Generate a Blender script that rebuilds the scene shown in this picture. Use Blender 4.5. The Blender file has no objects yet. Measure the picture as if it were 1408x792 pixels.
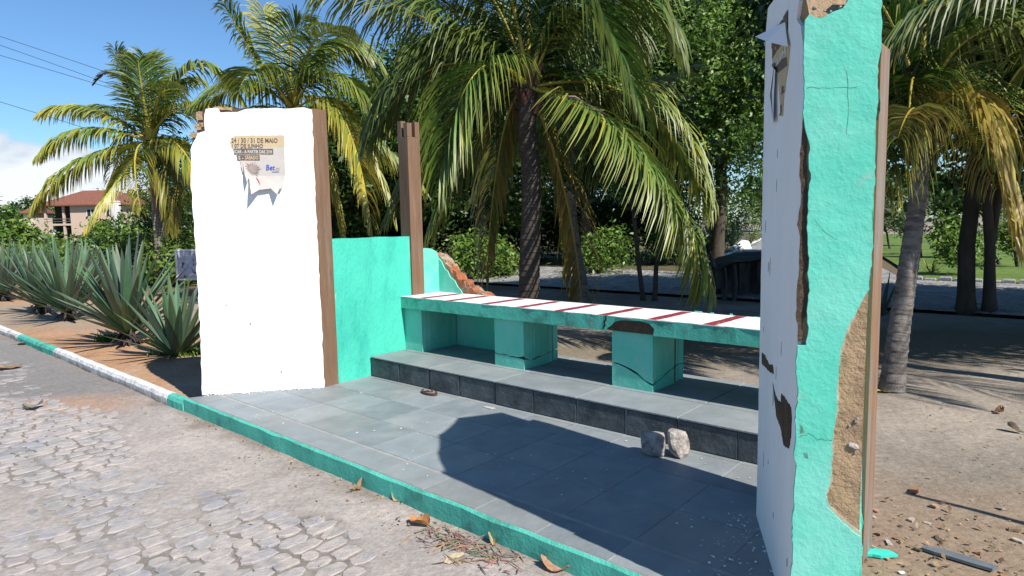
import bpy, math, random
import numpy as np
from mathutils import Vector, Matrix
from mathutils import noise as mnoise
sc = bpy.context.scene
COL = sc.collection
R = math.radians
rnd = random.Random(7)

# ------------------------------------------------------------------ camera
F, PITCH, ROLL = 883.92, .0987, .0193
CAM = Vector((0, 0, 1.5))
_X = Vector((1, 0, 0)); _U = Vector((0, math.sin(PITCH), math.cos(PITCH))); FW = Vector((0, math.cos(PITCH), -math.sin(PITCH)))
RT = _X * math.cos(ROLL) - _U * math.sin(ROLL); UP = _X * math.sin(ROLL) + _U * math.cos(ROLL)
cd = bpy.data.cameras.new('camera'); cam = bpy.data.objects.new('camera', cd); COL.objects.link(cam)
cd.sensor_width = 36; cd.lens = F / 1408 * 36; cd.clip_end = 2000; cd.clip_start = .05
m = Matrix((RT, UP, -FW)).transposed().to_4x4(); m.translation = CAM
cam.matrix_world = m
sc.camera = cam

def ray(u, v): return FW + RT * ((u - 704) / F) - UP * ((v - 396) / F)
def gz(u, v, z):
    d = ray(u, v); return CAM + d * ((z - 1.5) / d.z)
def at(u, v, Y):
    d = ray(u, v); return CAM + d * (Y / d.y)

# shelter frame: s along the bench (to the right), t away from the road
BA = 2.2919
O = Vector((-1.4404, 6.4046, 0)); B = Vector((math.sin(BA), math.cos(BA), 0)); D = Vector((-B.y, B.x, 0)); Z = Vector((0, 0, 1))
def S(s, t, z=0.): return O + B * s + D * t + Z * z
SUN = Vector((.667, -.745, 0)).normalized()
SUN_EL = R(45)

# ------------------------------------------------------------------ materials
def mat(name, base, rough=.8, var=.15, scale=3., bump=0., bscale=40., col2=None, c2scale=2., c2lo=.45, c2hi=.6, attr=False, transl=0., spec=.3, bump2=0., b2scale=6., stretch=None, col3=None, c3scale=9., c3lo=.64, c3hi=.7):
    M = bpy.data.materials.new(name); M.use_nodes = True
    nt = M.node_tree; nd = nt.nodes; lk = nt.links; nd.clear()
    out = nd.new('ShaderNodeOutputMaterial'); P = nd.new('ShaderNodeBsdfPrincipled')
    P.inputs['Roughness'].default_value = rough; P.inputs['Specular IOR Level'].default_value = spec
    geo = nd.new('ShaderNodeNewGeometry'); pos = geo.outputs['Position']
    if stretch:
        vm = nd.new('ShaderNodeVectorMath'); vm.operation = 'MULTIPLY'; vm.inputs[1].default_value = stretch
        lk.new(pos, vm.inputs[0]); pos = vm.outputs[0]
    def noi(sc_, det=5., rg=.6):
        n = nd.new('ShaderNodeTexNoise'); n.inputs['Scale'].default_value = sc_; n.inputs['Detail'].default_value = det; n.inputs['Roughness'].default_value = rg
        lk.new(pos, n.inputs['Vector']); return n.outputs['Fac']
    def mr(f, a, b, c, d):
        n = nd.new('ShaderNodeMapRange'); n.inputs[1].default_value = a; n.inputs[2].default_value = b; n.inputs[3].default_value = c; n.inputs[4].default_value = d
        lk.new(f, n.inputs[0]); return n.outputs[0]
    def mix(fac, a, b, mode='MIX'):
        n = nd.new('ShaderNodeMix'); n.data_type = 'RGBA'; n.blend_type = mode
        if isinstance(fac, float): n.inputs[0].default_value = fac
        else: lk.new(fac, n.inputs[0])
        for s_, v in ((6, a), (7, b)):
            if isinstance(v, tuple): n.inputs[s_].default_value = (*v, 1)
            else: lk.new(v, n.inputs[s_])
        return n.outputs[2]
    if attr:
        a = nd.new('ShaderNodeAttribute'); a.attribute_name = 'Col'; c = a.outputs['Color']
    else:
        rgb = nd.new('ShaderNodeRGB'); rgb.outputs[0].default_value = (*base, 1); c = rgb.outputs[0]
    if col2: c = mix(mr(noi(c2scale, 8, .65), c2lo, c2hi, 0, 1), c, col2)
    if col3: c = mix(mr(noi(c3scale, 9, .7), c3lo, c3hi, 0, .85), c, col3)
    if var:
        v = mr(noi(scale, 6), .25, .75, 1 - var, 1 + var)
        n = nd.new('ShaderNodeVectorMath'); n.operation = 'SCALE'; lk.new(c, n.inputs[0]); lk.new(v, n.inputs['Scale']); c = n.outputs[0]
    lk.new(c, P.inputs['Base Color'])
    if bump or bump2:
        nrm = None
        for bs, sc_, dist in ((bump2, b2scale, .05), (bump, bscale, .01)):
            if not bs: continue
            bn = nd.new('ShaderNodeBump'); bn.inputs['Strength'].default_value = min(bs, 1); bn.inputs['Distance'].default_value = dist * max(1, bs)
            lk.new(noi(sc_, 6, .65), bn.inputs['Height'])
            if nrm: lk.new(nrm, bn.inputs['Normal'])
            nrm = bn.outputs[0]
        lk.new(nrm, P.inputs['Normal'])
    sh = P.outputs[0]
    if transl:
        T = nd.new('ShaderNodeBsdfTranslucent'); lk.new(c, T.inputs['Color'])
        ms = nd.new('ShaderNodeMixShader'); ms.inputs[0].default_value = transl; lk.new(sh, ms.inputs[1]); lk.new(T.outputs[0], ms.inputs[2]); sh = ms.outputs[0]
    lk.new(sh, out.inputs['Surface'])
    M['api'] = 1
    return M
M_ = {}
M_['white'] = mat('white_lime_paint', (.8, .8, .79), .85, .04, 2, .55, 55, col2=(.62, .6, .57), c2scale=4, c2lo=.62, c2hi=.8, bump2=.25, b2scale=5)
M_['white_scuff'] = mat('white_scuffed_paint', (.76, .765, .78), .8, .05, 2, .3, 60, col2=(.3, .3, .32), c2scale=3.2, c2lo=.67, c2hi=.8, stretch=(2.5, 2.5, .8), bump2=.12, b2scale=5)
M_['teal'] = mat('turquoise_rough_paint', (.095, .5, .378), .8, .07, 1.5, .24, 55, col2=(.19, .56, .46), c2scale=2.2, c2lo=.42, c2hi=.66, bump2=.2, b2scale=7, col3=(.3, .4, .34), c3scale=7, c3lo=.63, c3hi=.7)
M_['teal_wall'] = mat('turquoise_stucco', (.06, .49, .365), .75, .1, 1.2, .7, 60, col2=(.03, .36, .29), c2scale=3.2, c2lo=.48, c2hi=.72, bump2=.45, b2scale=14, stretch=(1, 1, .35), col3=(.3, .5, .45), c3scale=8, c3lo=.63, c3hi=.72)
M_['teal_kerb'] = mat('turquoise_stained_paint', (.085, .44, .335), .75, .15, 3, .5, 60, col2=(.04, .17, .14), c2scale=5, c2lo=.52, c2hi=.72, col3=(.3, .3, .25), c3scale=10, c3lo=.62, c3hi=.68, bump2=.3, b2scale=10)
M_['core'] = mat('bare_cement_render', (.36, .25, .15), .95, .18, 8, .9, 70, col2=(.27, .185, .115), c2scale=9, c2lo=.5, c2hi=.7, bump2=.6, b2scale=16)
M_['undercoat'] = mat('chalky_undercoat', (.42, .36, .27), .95, .2, 12, .6, 60, col2=(.2, .36, .3), c2scale=14, c2lo=.5, c2hi=.62)
M_['core_dark'] = mat('old_brown_render', (.11, .075, .05), .95, .35, 12, 1.2, 50, bump2=1., b2scale=20)
M_['brick'] = mat('broken_red_brick', (.38, .13, .06), .95, .35, 14, 1.2, 60, col2=(.4, .33, .25), c2scale=6, bump2=.9, b2scale=22)
M_['post'] = mat('brown_painted_wood', (.165, .095, .056), .65, .22, 4, .5, 30, col2=(.2, .145, .105), c2scale=6, c2lo=.48, c2hi=.75, stretch=(4, 4, .3), col3=(.1, .065, .048), c3scale=9, c3lo=.58, c3hi=.66)
M_['post_worn'] = mat('worn_brown_wood', (.24, .135, .075), .8, .25, 4, .8, 30, col2=(.2, .18, .16), c2scale=4, c2lo=.47, c2hi=.6, stretch=(4, 4, .3), col3=(.07, .055, .05), c3scale=8, c3lo=.57, c3hi=.64)
M_['slate'] = mat('grey_slate_tile', (.145, .175, .19), .55, .16, 5, .25, 25, attr=True, spec=.4, col2=(.27, .28, .275), c2scale=1.7, c2lo=.48, c2hi=.72, bump2=.15, b2scale=7)
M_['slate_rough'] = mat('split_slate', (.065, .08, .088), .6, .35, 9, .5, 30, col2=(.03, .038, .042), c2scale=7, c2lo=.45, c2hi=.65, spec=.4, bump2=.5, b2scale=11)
M_['grout'] = mat('cement_grout', (.3, .295, .28), .95, .2, 10, .5, 60)
M_['bench_white'] = mat('white_bench_paint', (.7, .7, .69), .75, .06, 4, .3, 50, col2=(.5, .49, .46), c2scale=5, c2lo=.52, c2hi=.72, col3=(.3, .29, .27), c3scale=12, c3lo=.63, c3hi=.68)
M_['red'] = mat('dark_red_paint', (.22, .025, .036), .75, .2, 8, .2, 50, col3=(.42, .36, .34), c3scale=14, c3lo=.6, c3hi=.66)
M_['paper'] = mat('faded_poster_paper', (.44, .415, .385), .8, .08, 9, 0, col2=(.46, .385, .345), c2scale=5, c2lo=.45, c2hi=.7)
M_['paper_cream'] = mat('cream_poster_paper', (.47, .37, .23), .8, .1, 9)
M_['ink'] = mat('dark_brown_ink', (.13, .095, .07), .8, .1, 10)
M_['ink_grey'] = mat('grey_brown_ink', (.3, .24, .22), .8, .2, 20)
M_['ink_white'] = mat('pale_print', (.52, .5, .47), .8, .05, 10)
M_['ink_cream'] = mat('cream_print', (.5, .4, .27), .8, .05, 10)
M_['ink_blue'] = mat('blue_ink', (.05, .1, .38), .8, .05, 10)
M_['ink_red'] = mat('pink_ink', (.5, .12, .18), .8, .05, 10)
M_['ink_pale'] = mat('faded_pink_ink', (.4, .28, .27), .8, .05, 10)
M_['stone'] = mat('grey_pink_stone', (.42, .375, .335), .9, .25, 12, .8, 50, col2=(.22, .19, .175), c2scale=14, bump2=.5, b2scale=20)
M_['bark'] = mat('ringed_palm_bark', (.21, .185, .165), .95, .35, 9, 1.0, 40, col2=(.09, .075, .065), c2scale=5, c2lo=.45, c2hi=.65, stretch=(1, 1, 3), bump2=.35, b2scale=14)
M_['bark_dark'] = mat('dark_palm_bark', (.06, .05, .042), .95, .4, 12, 1.0, 40, col2=(.12, .105, .09), c2scale=9, c2lo=.55, c2hi=.7, stretch=(1, 1, 3), bump2=.35, b2scale=16)
M_['treebark'] = mat('dark_tree_bark', (.07, .055, .042), .95, .35, 7, 1.0, 30, stretch=(1, 1, .35), bump2=.6, b2scale=9)
M_['frond'] = mat('palm_leaflets', (.1, .15, .03), .45, .12, 5, attr=True, transl=.25, spec=.55)
M_['leaf'] = mat('tree_leaves', (.05, .1, .02), .45, .15, 2, attr=True, transl=.25, spec=.4)
M_['agave'] = mat('agave_leaf', (.09, .14, .1), .5, .12, 6, attr=True, spec=.4, stretch=(4, 4, 1))
M_['dry'] = mat('dry_leaf', (.3, .17, .07), .8, .3, 25, .5, 60, attr=True, transl=.15)
M_["orange"] = mat("terracotta_scrap", (.4, .15, .075), .9, .2, 20, .5, 50, attr=True)
M_['pink'] = mat('pink_house_paint', (.5, .375, .29), .9, .06, .6)
M_['cream'] = mat('cream_house_paint', (.6, .5, .4), .9, .06, .6)
M_['tile_roof'] = mat('red_clay_roof', (.19, .075, .05), .9, .3, 2.5, .8, 3, stretch=(1, 1, 4))
M_['dark'] = mat('dark_interior', (.03, .026, .022), .9, .2, 3)
M_['pole'] = mat('pale_concrete', (.45, .44, .42), .9, .12, 4, .4, 20, col2=(.3, .3, .29), c2scale=4, stretch=(2, 2, .4))
M_['fence_white'] = mat('white_fence_paint', (.68, .68, .66), .8, .08, 4)
M_['sign'] = mat('weathered_sign_face', (.4, .42, .5), .6, .15, 6, 0, col2=(.06, .05, .05), c2scale=5, c2lo=.53, c2hi=.6)
M_['wire'] = mat('black_cable', (.03, .03, .035), .6, 0)
M_['tarp'] = mat('dark_tarpaulin', (.035, .035, .038), .55, .3, 5, .6, 18)
M_['old_wood'] = mat('grey_old_wood', (.15, .125, .105), .9, .3, 8, .7, 30, stretch=(3, 3, .5))
M_['sandal'] = mat('worn_brown_leather', (.075, .045, .038), .65, .25, 30, .4, 80)
M_['sandal2'] = mat('dusty_insole', (.27, .22, .2), .8, .25, 30)
M_['grassb'] = mat('grass_blades', (.09, .16, .025), .6, .2, 9, attr=True, transl=.25)
M_['rockw'] = mat('whitewashed_rock', (.7, .69, .66), .9, .08, 6, .5, 30)
M_['scrap_teal'] = mat('turquoise_paint_chip', (.05, .5, .4), .7, .1, 8)
M_['slab_grey'] = mat('grey_slate_strip', (.12, .135, .155), .6, .2, 9, .4, 30)

# ground materials with their own node graphs
def kerb_dirt(nd, lk, c, pos, noi):
    sp = nd.new('ShaderNodeSeparateXYZ'); lk.new(pos, sp.inputs[0]); m_ = nd.new('ShaderNodeMapRange'); m_.inputs[1].default_value = -.125; m_.inputs[2].default_value = -.055; m_.inputs[3].default_value = 1; m_.inputs[4].default_value = 0; lk.new(sp.outputs[2], m_.inputs[0])
    n = nd.new('ShaderNodeMath'); n.operation = 'MULTIPLY'; lk.new(m_.outputs[0], n.inputs[0]); n2 = nd.new('ShaderNodeMapRange'); n2.inputs[1].default_value = .3; n2.inputs[2].default_value = .6; lk.new(noi(4), n2.inputs[0]); lk.new(n2.outputs[0], n.inputs[1])
    mx = nd.new('ShaderNodeMix'); mx.data_type = 'RGBA'; lk.new(n.outputs[0], mx.inputs[0]); lk.new(c, mx.inputs[6]); mx.inputs[7].default_value = (.2, .17, .14, 1); return mx.outputs[2]
def ground_mat(name, stops, scale, fine=18., bump=.6, rough=.95, extra=None, dist=.02):
    """stops: list of (pos,colour) on a noise ramp; extra: function(nd,lk,colour,pos)->colour"""
    M = bpy.data.materials.new(name); M.use_nodes = True; nt = M.node_tree; nd = nt.nodes; lk = nt.links; nd.clear()
    out = nd.new('ShaderNodeOutputMaterial'); P = nd.new('ShaderNodeBsdfPrincipled'); lk.new(P.outputs[0], out.inputs[0])
    P.inputs['Roughness'].default_value = rough; P.inputs['Specular IOR Level'].default_value = .2
    geo = nd.new('ShaderNodeNewGeometry'); pos = geo.outputs['Position']
    def noi(sc_, det=6., rg=.6, dis=0.):
        n = nd.new('ShaderNodeTexNoise'); n.inputs['Scale'].default_value = sc_; n.inputs['Detail'].default_value = det; n.inputs['Roughness'].default_value = rg; n.inputs['Distortion'].default_value = dis
        lk.new(pos, n.inputs['Vector']); return n.outputs['Fac']
    a = noi(scale, 10, .68, .4)
    r = nd.new('ShaderNodeValToRGB'); cr = r.color_ramp
    while len(cr.elements) < len(stops): cr.elements.new(.5)
    for e, (p, c) in zip(cr.elements, stops): e.position = p; e.color = (*c, 1)
    lk.new(a, r.inputs[0]); c = r.outputs[0]
    if extra: c = extra(nd, lk, c, pos, noi)
    f = noi(fine, 6, .7); mp = nd.new('ShaderNodeMapRange'); mp.inputs[1].default_value = .3; mp.inputs[2].default_value = .7; mp.inputs[3].default_value = .72; mp.inputs[4].default_value = 1.25
    lk.new(f, mp.inputs[0]); sm = nd.new('ShaderNodeVectorMath'); sm.operation = 'SCALE'; lk.new(c, sm.inputs[0]); lk.new(mp.outputs[0], sm.inputs['Scale']); lk.new(sm.outputs[0], P.inputs['Base Color'])
    b1 = nd.new('ShaderNodeBump'); b1.inputs['Strength'].default_value = bump; b1.inputs['Distance'].default_value = dist * 2; lk.new(noi(6, 8, .65), b1.inputs['Height'])
    b2 = nd.new('ShaderNodeBump'); b2.inputs['Strength'].default_value = bump; b2.inputs['Distance'].default_value = dist * .5; lk.new(noi(45, 5, .65), b2.inputs['Height']); lk.new(b1.outputs[0], b2.inputs['Normal'])
    lk.new(b2.outputs[0], P.inputs['Normal'])
    return M
def blob_mix(nd, lk, c, pos, noi, centre, radii, col, soft=.35, nscale=1.2, namp=.7):
    """mix colour col inside an uneven blob lying at a place on the ground"""
    sb = nd.new('ShaderNodeVectorMath'); sb.operation = 'SUBTRACT'; sb.inputs[1].default_value = centre; lk.new(pos, sb.inputs[0])
    ml = nd.new('ShaderNodeVectorMath'); ml.operation = 'MULTIPLY'; ml.inputs[1].default_value = (1 / radii[0], 1 / radii[1], 0); lk.new(sb.outputs[0], ml.inputs[0])
    ln = nd.new('ShaderNodeVectorMath'); ln.operation = 'LENGTH'; lk.new(ml.outputs[0], ln.inputs[0])
    nn = nd.new('ShaderNodeMath'); nn.operation = 'MULTIPLY_ADD'; nn.inputs[1].default_value = namp; nn.inputs[2].default_value = -namp / 2; lk.new(noi(nscale, 8, .65), nn.inputs[0])
    ad = nd.new('ShaderNodeMath'); ad.operation = 'ADD'; lk.new(ln.outputs['Value'], ad.inputs[0]); lk.new(nn.outputs[0], ad.inputs[1])
    mp = nd.new('ShaderNodeMapRange'); mp.inputs[1].default_value = 1 + soft / 2; mp.inputs[2].default_value = 1 - soft / 2; lk.new(ad.outputs[0], mp.inputs[0])
    mx = nd.new('ShaderNodeMix'); mx.data_type = 'RGBA'; lk.new(mp.outputs[0], mx.inputs[0]); lk.new(c, mx.inputs[6]); mx.inputs[7].default_value = (*col, 1)
    return mx.outputs[2]
def sand_extra(nd, lk, c, pos, noi):
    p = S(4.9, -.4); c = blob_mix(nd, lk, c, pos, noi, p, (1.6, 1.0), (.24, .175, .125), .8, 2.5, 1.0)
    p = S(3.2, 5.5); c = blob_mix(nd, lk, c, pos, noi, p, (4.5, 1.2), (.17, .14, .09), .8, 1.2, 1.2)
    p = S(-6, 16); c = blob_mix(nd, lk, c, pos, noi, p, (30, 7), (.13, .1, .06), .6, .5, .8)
    return c
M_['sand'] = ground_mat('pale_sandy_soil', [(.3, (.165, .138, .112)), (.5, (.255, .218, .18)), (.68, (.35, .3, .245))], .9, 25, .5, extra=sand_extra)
def road_extra(nd, lk, c, pos, noi):
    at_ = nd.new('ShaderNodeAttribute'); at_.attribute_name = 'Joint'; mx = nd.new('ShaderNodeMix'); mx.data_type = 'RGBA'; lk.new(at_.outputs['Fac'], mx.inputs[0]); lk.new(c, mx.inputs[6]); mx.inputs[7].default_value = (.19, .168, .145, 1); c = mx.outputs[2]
    c = blob_mix(nd, lk, c, pos, noi, S(-3.6, -2.55), (2.3, 1.5), (.2, .188, .178), .8, 1.8, 1.3)
    c = blob_mix(nd, lk, c, pos, noi, S(-6.5, -3.2), (3, 2.2), (.21, .198, .188), .8, 1.6, 1.3)
    c = blob_mix(nd, lk, c, pos, noi, S(-1.9, -2.3), (.8, .4), (.32, .22, .165), .8, 3, .9)
    ag = nd.new('ShaderNodeAttribute'); ag.attribute_name = 'Gutter'; mg = nd.new('ShaderNodeMix'); mg.data_type = 'RGBA'; lk.new(ag.outputs['Fac'], mg.inputs[0]); lk.new(c, mg.inputs[6]); mg.inputs[7].default_value = (.22, .185, .155, 1); c = mg.outputs[2]
    return c
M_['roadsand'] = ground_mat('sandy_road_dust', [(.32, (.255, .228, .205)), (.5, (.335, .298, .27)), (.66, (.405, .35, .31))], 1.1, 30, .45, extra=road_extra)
M_['stone_set'] = mat('worn_cobblestone_set', (.3, .3, .3), .8, .16, 14, .6, 60, attr=True, col2=(.385, .34, .31), c2scale=3.5, c2lo=.4, c2hi=.6, bump2=.3, b2scale=25)
M_['cobble'] = ground_mat('worn_cobblestone', [(.3, (.21, .212, .22)), (.5, (.305, .305, .31)), (.66, (.37, .335, .31))], 3.2, 22, .5, .8)
M_['verge'] = ground_mat('orange_soil', [(.32, (.29, .17, .1)), (.5, (.4, .235, .135)), (.65, (.38, .27, .19))], 1.3, 25, .7, extra=lambda nd, lk, c, pos, noi: blob_mix(nd, lk, c, pos, noi, S(-8, 1.4), (40, 1.9), (.3, .24, .18), .6, .8, .8) )
M_['paving'] = ground_mat('grey_cobble_paving', [(.32, (.17, .17, .165)), (.5, (.25, .245, .235)), (.66, (.31, .3, .28))], 1.6, 9, .8, .85)
M_['lawn'] = ground_mat('mown_lawn', [(.32, (.06, .105, .02)), (.5, (.1, .16, .032)), (.68, (.15, .19, .05))], .45, 14, .6)
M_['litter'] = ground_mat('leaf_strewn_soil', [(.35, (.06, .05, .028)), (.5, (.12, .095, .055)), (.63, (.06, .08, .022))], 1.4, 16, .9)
M_['kerb_white'] = ground_mat('white_kerb_paint', [(.3, (.3, .27, .24)), (.45, (.62, .61, .59)), (.6, (.72, .71, .7))], 7, 40, .8, extra=kerb_dirt)

# ------------------------------------------------------------------ mesh helper
ORG = {}
def thing(name, loc, label=None, cat=None, group=None, kind=None):
    o = bpy.data.objects.new(name, None); COL.objects.link(o); o.location = loc; o.empty_display_size = .2
    ORG[o.name] = Vector(loc); tag(o, label, cat, group, kind); return o
def tag(o, label=None, cat=None, group=None, kind=None):
    if label: o['label'] = label
    if cat: o['category'] = cat
    if group: o['group'] = group
    if kind: o['kind'] = kind
    return o
class MB:
    def __init__(s): s.v = []; s.f = []; s.c = []; s.mi = []; s.col = None; s.m = 0
    def add(s, vs, fs, col=None):
        k = len(s.v); s.v += [tuple(p) for p in vs]
        for f in fs: s.f.append(tuple(i + k for i in f)); s.c.append(col if col is not None else s.col); s.mi.append(s.m)
    def box(s, o, ex, ey, ez, col=None, bevel=0.):
        o = Vector(o); ex = Vector(ex); ey = Vector(ey); ez = Vector(ez)
        if not bevel:
            vs = [o, o + ex, o + ex + ey, o + ey]; vs += [p + ez for p in vs]
            s.add(vs, [(3, 2, 1, 0), (4, 5, 6, 7), (0, 1, 5, 4), (1, 2, 6, 5), (2, 3, 7, 6), (3, 0, 4, 7)], col)
        else:
            a = ex.normalized() * bevel; b = ey.normalized() * bevel; c = ez.normalized() * bevel
            q = [o, o + ex, o + ex + ey, o + ey]; i = [o + a + b, o + ex - a + b, o + ex + ey - a - b, o + ey + a - b]
            vs = q + [p + ez - c for p in q] + [p + ez for p in i]
            fs = [(3, 2, 1, 0), (8, 9, 10, 11)]
            for k in range(4):
                n = (k + 1) % 4; fs += [(k, n, 4 + n, 4 + k), (4 + k, 4 + n, 8 + n, 8 + k)]
            s.add(vs, fs, col)
    def prism(s, poly, o, ex, ey, ez, col=None):
        """poly in (ex,ey) axes, extruded by vector ez"""
        n = len(poly); o = Vector(o); ex = Vector(ex); ey = Vector(ey); ez = Vector(ez)
        a = [o + ex * p[0] + ey * p[1] for p in poly]; vs = a + [p + ez for p in a]
        fs = [tuple(range(n))[::-1], tuple(range(n, 2 * n))] + [(i, (i + 1) % n, n + (i + 1) % n, n + i) for i in range(n)]
        s.add(vs, fs, col)
    def tube(s, pts, rad, n=8, col=None, caps=True):
        pts = [Vector(p) for p in pts]; k0 = len(s.v); rings = []
        prev = None
        for i, p in enumerate(pts):
            t = (pts[min(i + 1, len(pts) - 1)] - pts[max(i - 1, 0)]).normalized()
            if prev is None: a = t.orthogonal().normalized()
            else: a = (prev - t * prev.dot(t)).normalized()
            prev = a; b = t.cross(a); r = rad[i] if hasattr(rad, '__len__') else rad
            rings.append([p + (a * math.cos(2 * math.pi * j / n) + b * math.sin(2 * math.pi * j / n)) * r for j in range(n)])
        vs = [q for r_ in rings for q in r_]; fs = []
        for i in range(len(pts) - 1):
            for j in range(n):
                fs.append((i * n + j, i * n + (j + 1) % n, (i + 1) * n + (j + 1) % n, (i + 1) * n + j))
        if caps: fs += [tuple(range(n))[::-1], tuple(range((len(pts) - 1) * n, len(pts) * n))]
        s.add(vs, fs, col)
    def build(s, name, mats, parent=None, loc=None, smooth=False):
        me = bpy.data.meshes.new(name)
        org = ORG[parent.name] if parent else Vector(loc if loc is not None else (0, 0, 0))
        v = np.array(s.v, dtype=np.float64).reshape(-1, 3) - np.array(org)
        me.from_pydata(v.tolist(), [], s.f)
        if not isinstance(mats, (list, tuple)): mats = [mats]
        for q in mats: me.materials.append(M_[q] if isinstance(q, str) else q)
        if len(mats) > 1: me.polygons.foreach_set('material_index', np.array(s.mi, dtype=np.int32))
        if any(c is not None for c in s.c):
            at_ = me.color_attributes.new('Col', 'FLOAT_COLOR', 'CORNER')
            n = np.array([len(f) for f in s.f]); cc = np.array([(*c, 1.) if c is not None else (.5, .5, .5, 1) for c in s.c], dtype=np.float32)
            at_.data.foreach_set('color', np.repeat(cc, n, axis=0).ravel())
        if smooth: me.polygons.foreach_set('use_smooth', np.ones(len(s.f), dtype=bool))
        me.update()
        o = bpy.data.objects.new(name, me); COL.objects.link(o)
        if parent: o.parent = parent
        else: o.location = org
        ORG[o.name] = org
        return o
def quadmesh(name, V, Fq, colv, mat_, parent=None, loc=None, tris=False):
    """fast numpy mesh: V (n,3), Fq (m,k), colv (m,3) face colours"""
    me = bpy.data.meshes.new(name); org = np.array(ORG[parent.name] if parent else (loc if loc is not None else (0, 0, 0)))
    V = V - org; k = Fq.shape[1]; m_ = len(Fq)
    me.vertices.add(len(V)); me.vertices.foreach_set('co', V.astype(np.float32).ravel())
    me.loops.add(m_ * k); me.loops.foreach_set('vertex_index', Fq.astype(np.int32).ravel())
    me.polygons.add(m_); me.polygons.foreach_set('loop_start', np.arange(0, m_ * k, k, dtype=np.int32))
    me.polygons.foreach_set('loop_total', np.full(m_, k, dtype=np.int32))
    me.update(calc_edges=True)
    me.materials.append(M_[mat_])
    a = me.color_attributes.new('Col', 'FLOAT_COLOR', 'CORNER')
    cc = np.concatenate([colv, np.ones((m_, 1))], 1).astype(np.float32)
    a.data.foreach_set('color', np.repeat(cc, k, axis=0).ravel())
    o = bpy.data.objects.new(name, me); COL.objects.link(o)
    if parent: o.parent = parent
    else: o.location = org
    ORG[o.name] = Vector(org)
    return o
def dup(o, loc, rotz=0., scale=1., label=None):
    c = o.copy(); COL.objects.link(c); c.location = loc; c.rotation_euler = (0, 0, rotz); c.scale = (scale,) * 3
    if label: c['label'] = label
    for ch in list(o.children):
        d = ch.copy(); COL.objects.link(d); d.parent = c
        for g in list(ch.children):
            e = g.copy(); COL.objects.link(e); e.parent = d
    return c
def jag(poly, step, amp, seed=0, closed=True):
    """subdivide a polygon's edges and push the new points about"""
    q = random.Random(seed); out = []; n = len(poly)
    for i in range(n if closed else n - 1):
        a = poly[i]; b = poly[(i + 1) % n]; L = math.hypot(b[0] - a[0], b[1] - a[1]); k = max(1, int(L / step))
        for j in range(k):
            f = j / k; ja = amp if j else amp * .3
            out.append((a[0] + (b[0] - a[0]) * f + q.uniform(-ja, ja), a[1] + (b[1] - a[1]) * f + q.uniform(-ja, ja)))
    if not closed: out.append(poly[-1])
    return out
def rough(poly, step, amp, seed=0): return jag(jag(poly, step, amp, seed), step * .3, amp * .35, seed + 1)
def clip(poly, conv):
    """Sutherland-Hodgman: poly clipped by a convex ccw polygon"""
    for i in range(len(conv)):
        a = conv[i]; b = conv[(i + 1) % len(conv)]; out = []
        side = lambda p: (b[0] - a[0]) * (p[1] - a[1]) - (b[1] - a[1]) * (p[0] - a[0])
        for j in range(len(poly)):
            p = poly[j]; q = poly[(j + 1) % len(poly)]; sp, sq = side(p), side(q)
            if sp >= 0: out.append(p)
            if (sp >= 0) != (sq >= 0):
                f = sp / (sp - sq); out.append((p[0] + (q[0] - p[0]) * f, p[1] + (q[1] - p[1]) * f))
        poly = out
        if not poly: return []
    return poly
def fbm(x, y, z=0., sc_=1.): return mnoise.fractal(Vector((x * sc_, y * sc_, z)), 1., 2., 4)

# ------------------------------------------------------------------ setting: ground, roads, lawn
def sheet(name, mat_, pts_s, pts_t, z, amp=0., nscale=.6, zfun=None):
    """a grid in the shelter frame"""
    mb = MB(); ns, nt_ = len(pts_s), len(pts_t); vs = []
    for s_ in pts_s:
        for t_ in pts_t:
            p = S(s_, t_); zz = z + (amp * fbm(p.x, p.y, 3.1, nscale) if amp else 0)
            if zfun: zz = zfun(s_, t_, zz)
            vs.append((p.x, p.y, zz))
    fs = [(i * nt_ + j, (i + 1) * nt_ + j, (i + 1) * nt_ + j + 1, i * nt_ + j + 1) for i in range(ns - 1) for j in range(nt_ - 1)]
    mb.add(vs, fs); o = mb.build(name, mat_, smooth=True); tag(o, kind='structure'); return o
def lin(a, b, n): return [a + (b - a) * i / n for i in range(n + 1)]
far = [-900, -400, -200, -100, -60]
sheet('ground', 'sand', far + lin(-30, 14, 150) + [30, 60, 150, 400, 900], [-500, -150, -50, -20, -8] + lin(-4, 9.2, 60) + [12, 20, 40, 90, 200, 500, 1200], -.15, .012, 1.3,
      zfun=lambda s_, t_, z: z - .05 if t_ < -1.6 or t_ > 9 else z)
# cobbled front road: dusty sheet with stones standing out of it
def roadz(p): return -.135 + .010 * fbm(p.x, p.y, 0, .9)
def dustz(s_, t_):
    p = S(s_, t_); z = roadz(p)
    if not (-14 < s_ < 8 and -8 < t_): return z
    d = .8 * fbm(p.x, p.y, 9, .6) + .6 * fbm(p.x, p.y, 2, 2.2) + .22 * fbm(p.x, p.y, 7, 7.)
    band = math.exp(-((t_ + 2.6 - .1 * s_) / .5) ** 2) if -3.2 < s_ < 3.5 else 0
    d -= .5 * band
    d += 1.4 * max(0, min(1, (t_ + 2.15 + .25 * fbm(p.x, p.y, 6, 1.5)) / .25))
    dk = math.hypot((s_ + 4.2) / 2.4, (t_ + 2.6) / .8) + .6 * fbm(p.x, p.y, 4, 1.2)
    d += .55 * max(0, min(1, (1.1 - dk) / .4))
    return z + max(-.014, min(.012, -.006 + .012 * d))
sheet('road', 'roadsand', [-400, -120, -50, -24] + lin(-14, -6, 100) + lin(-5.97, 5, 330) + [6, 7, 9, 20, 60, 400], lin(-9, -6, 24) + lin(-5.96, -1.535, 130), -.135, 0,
      zfun=lambda s_, t_, z: dustz(s_, t_))
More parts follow.
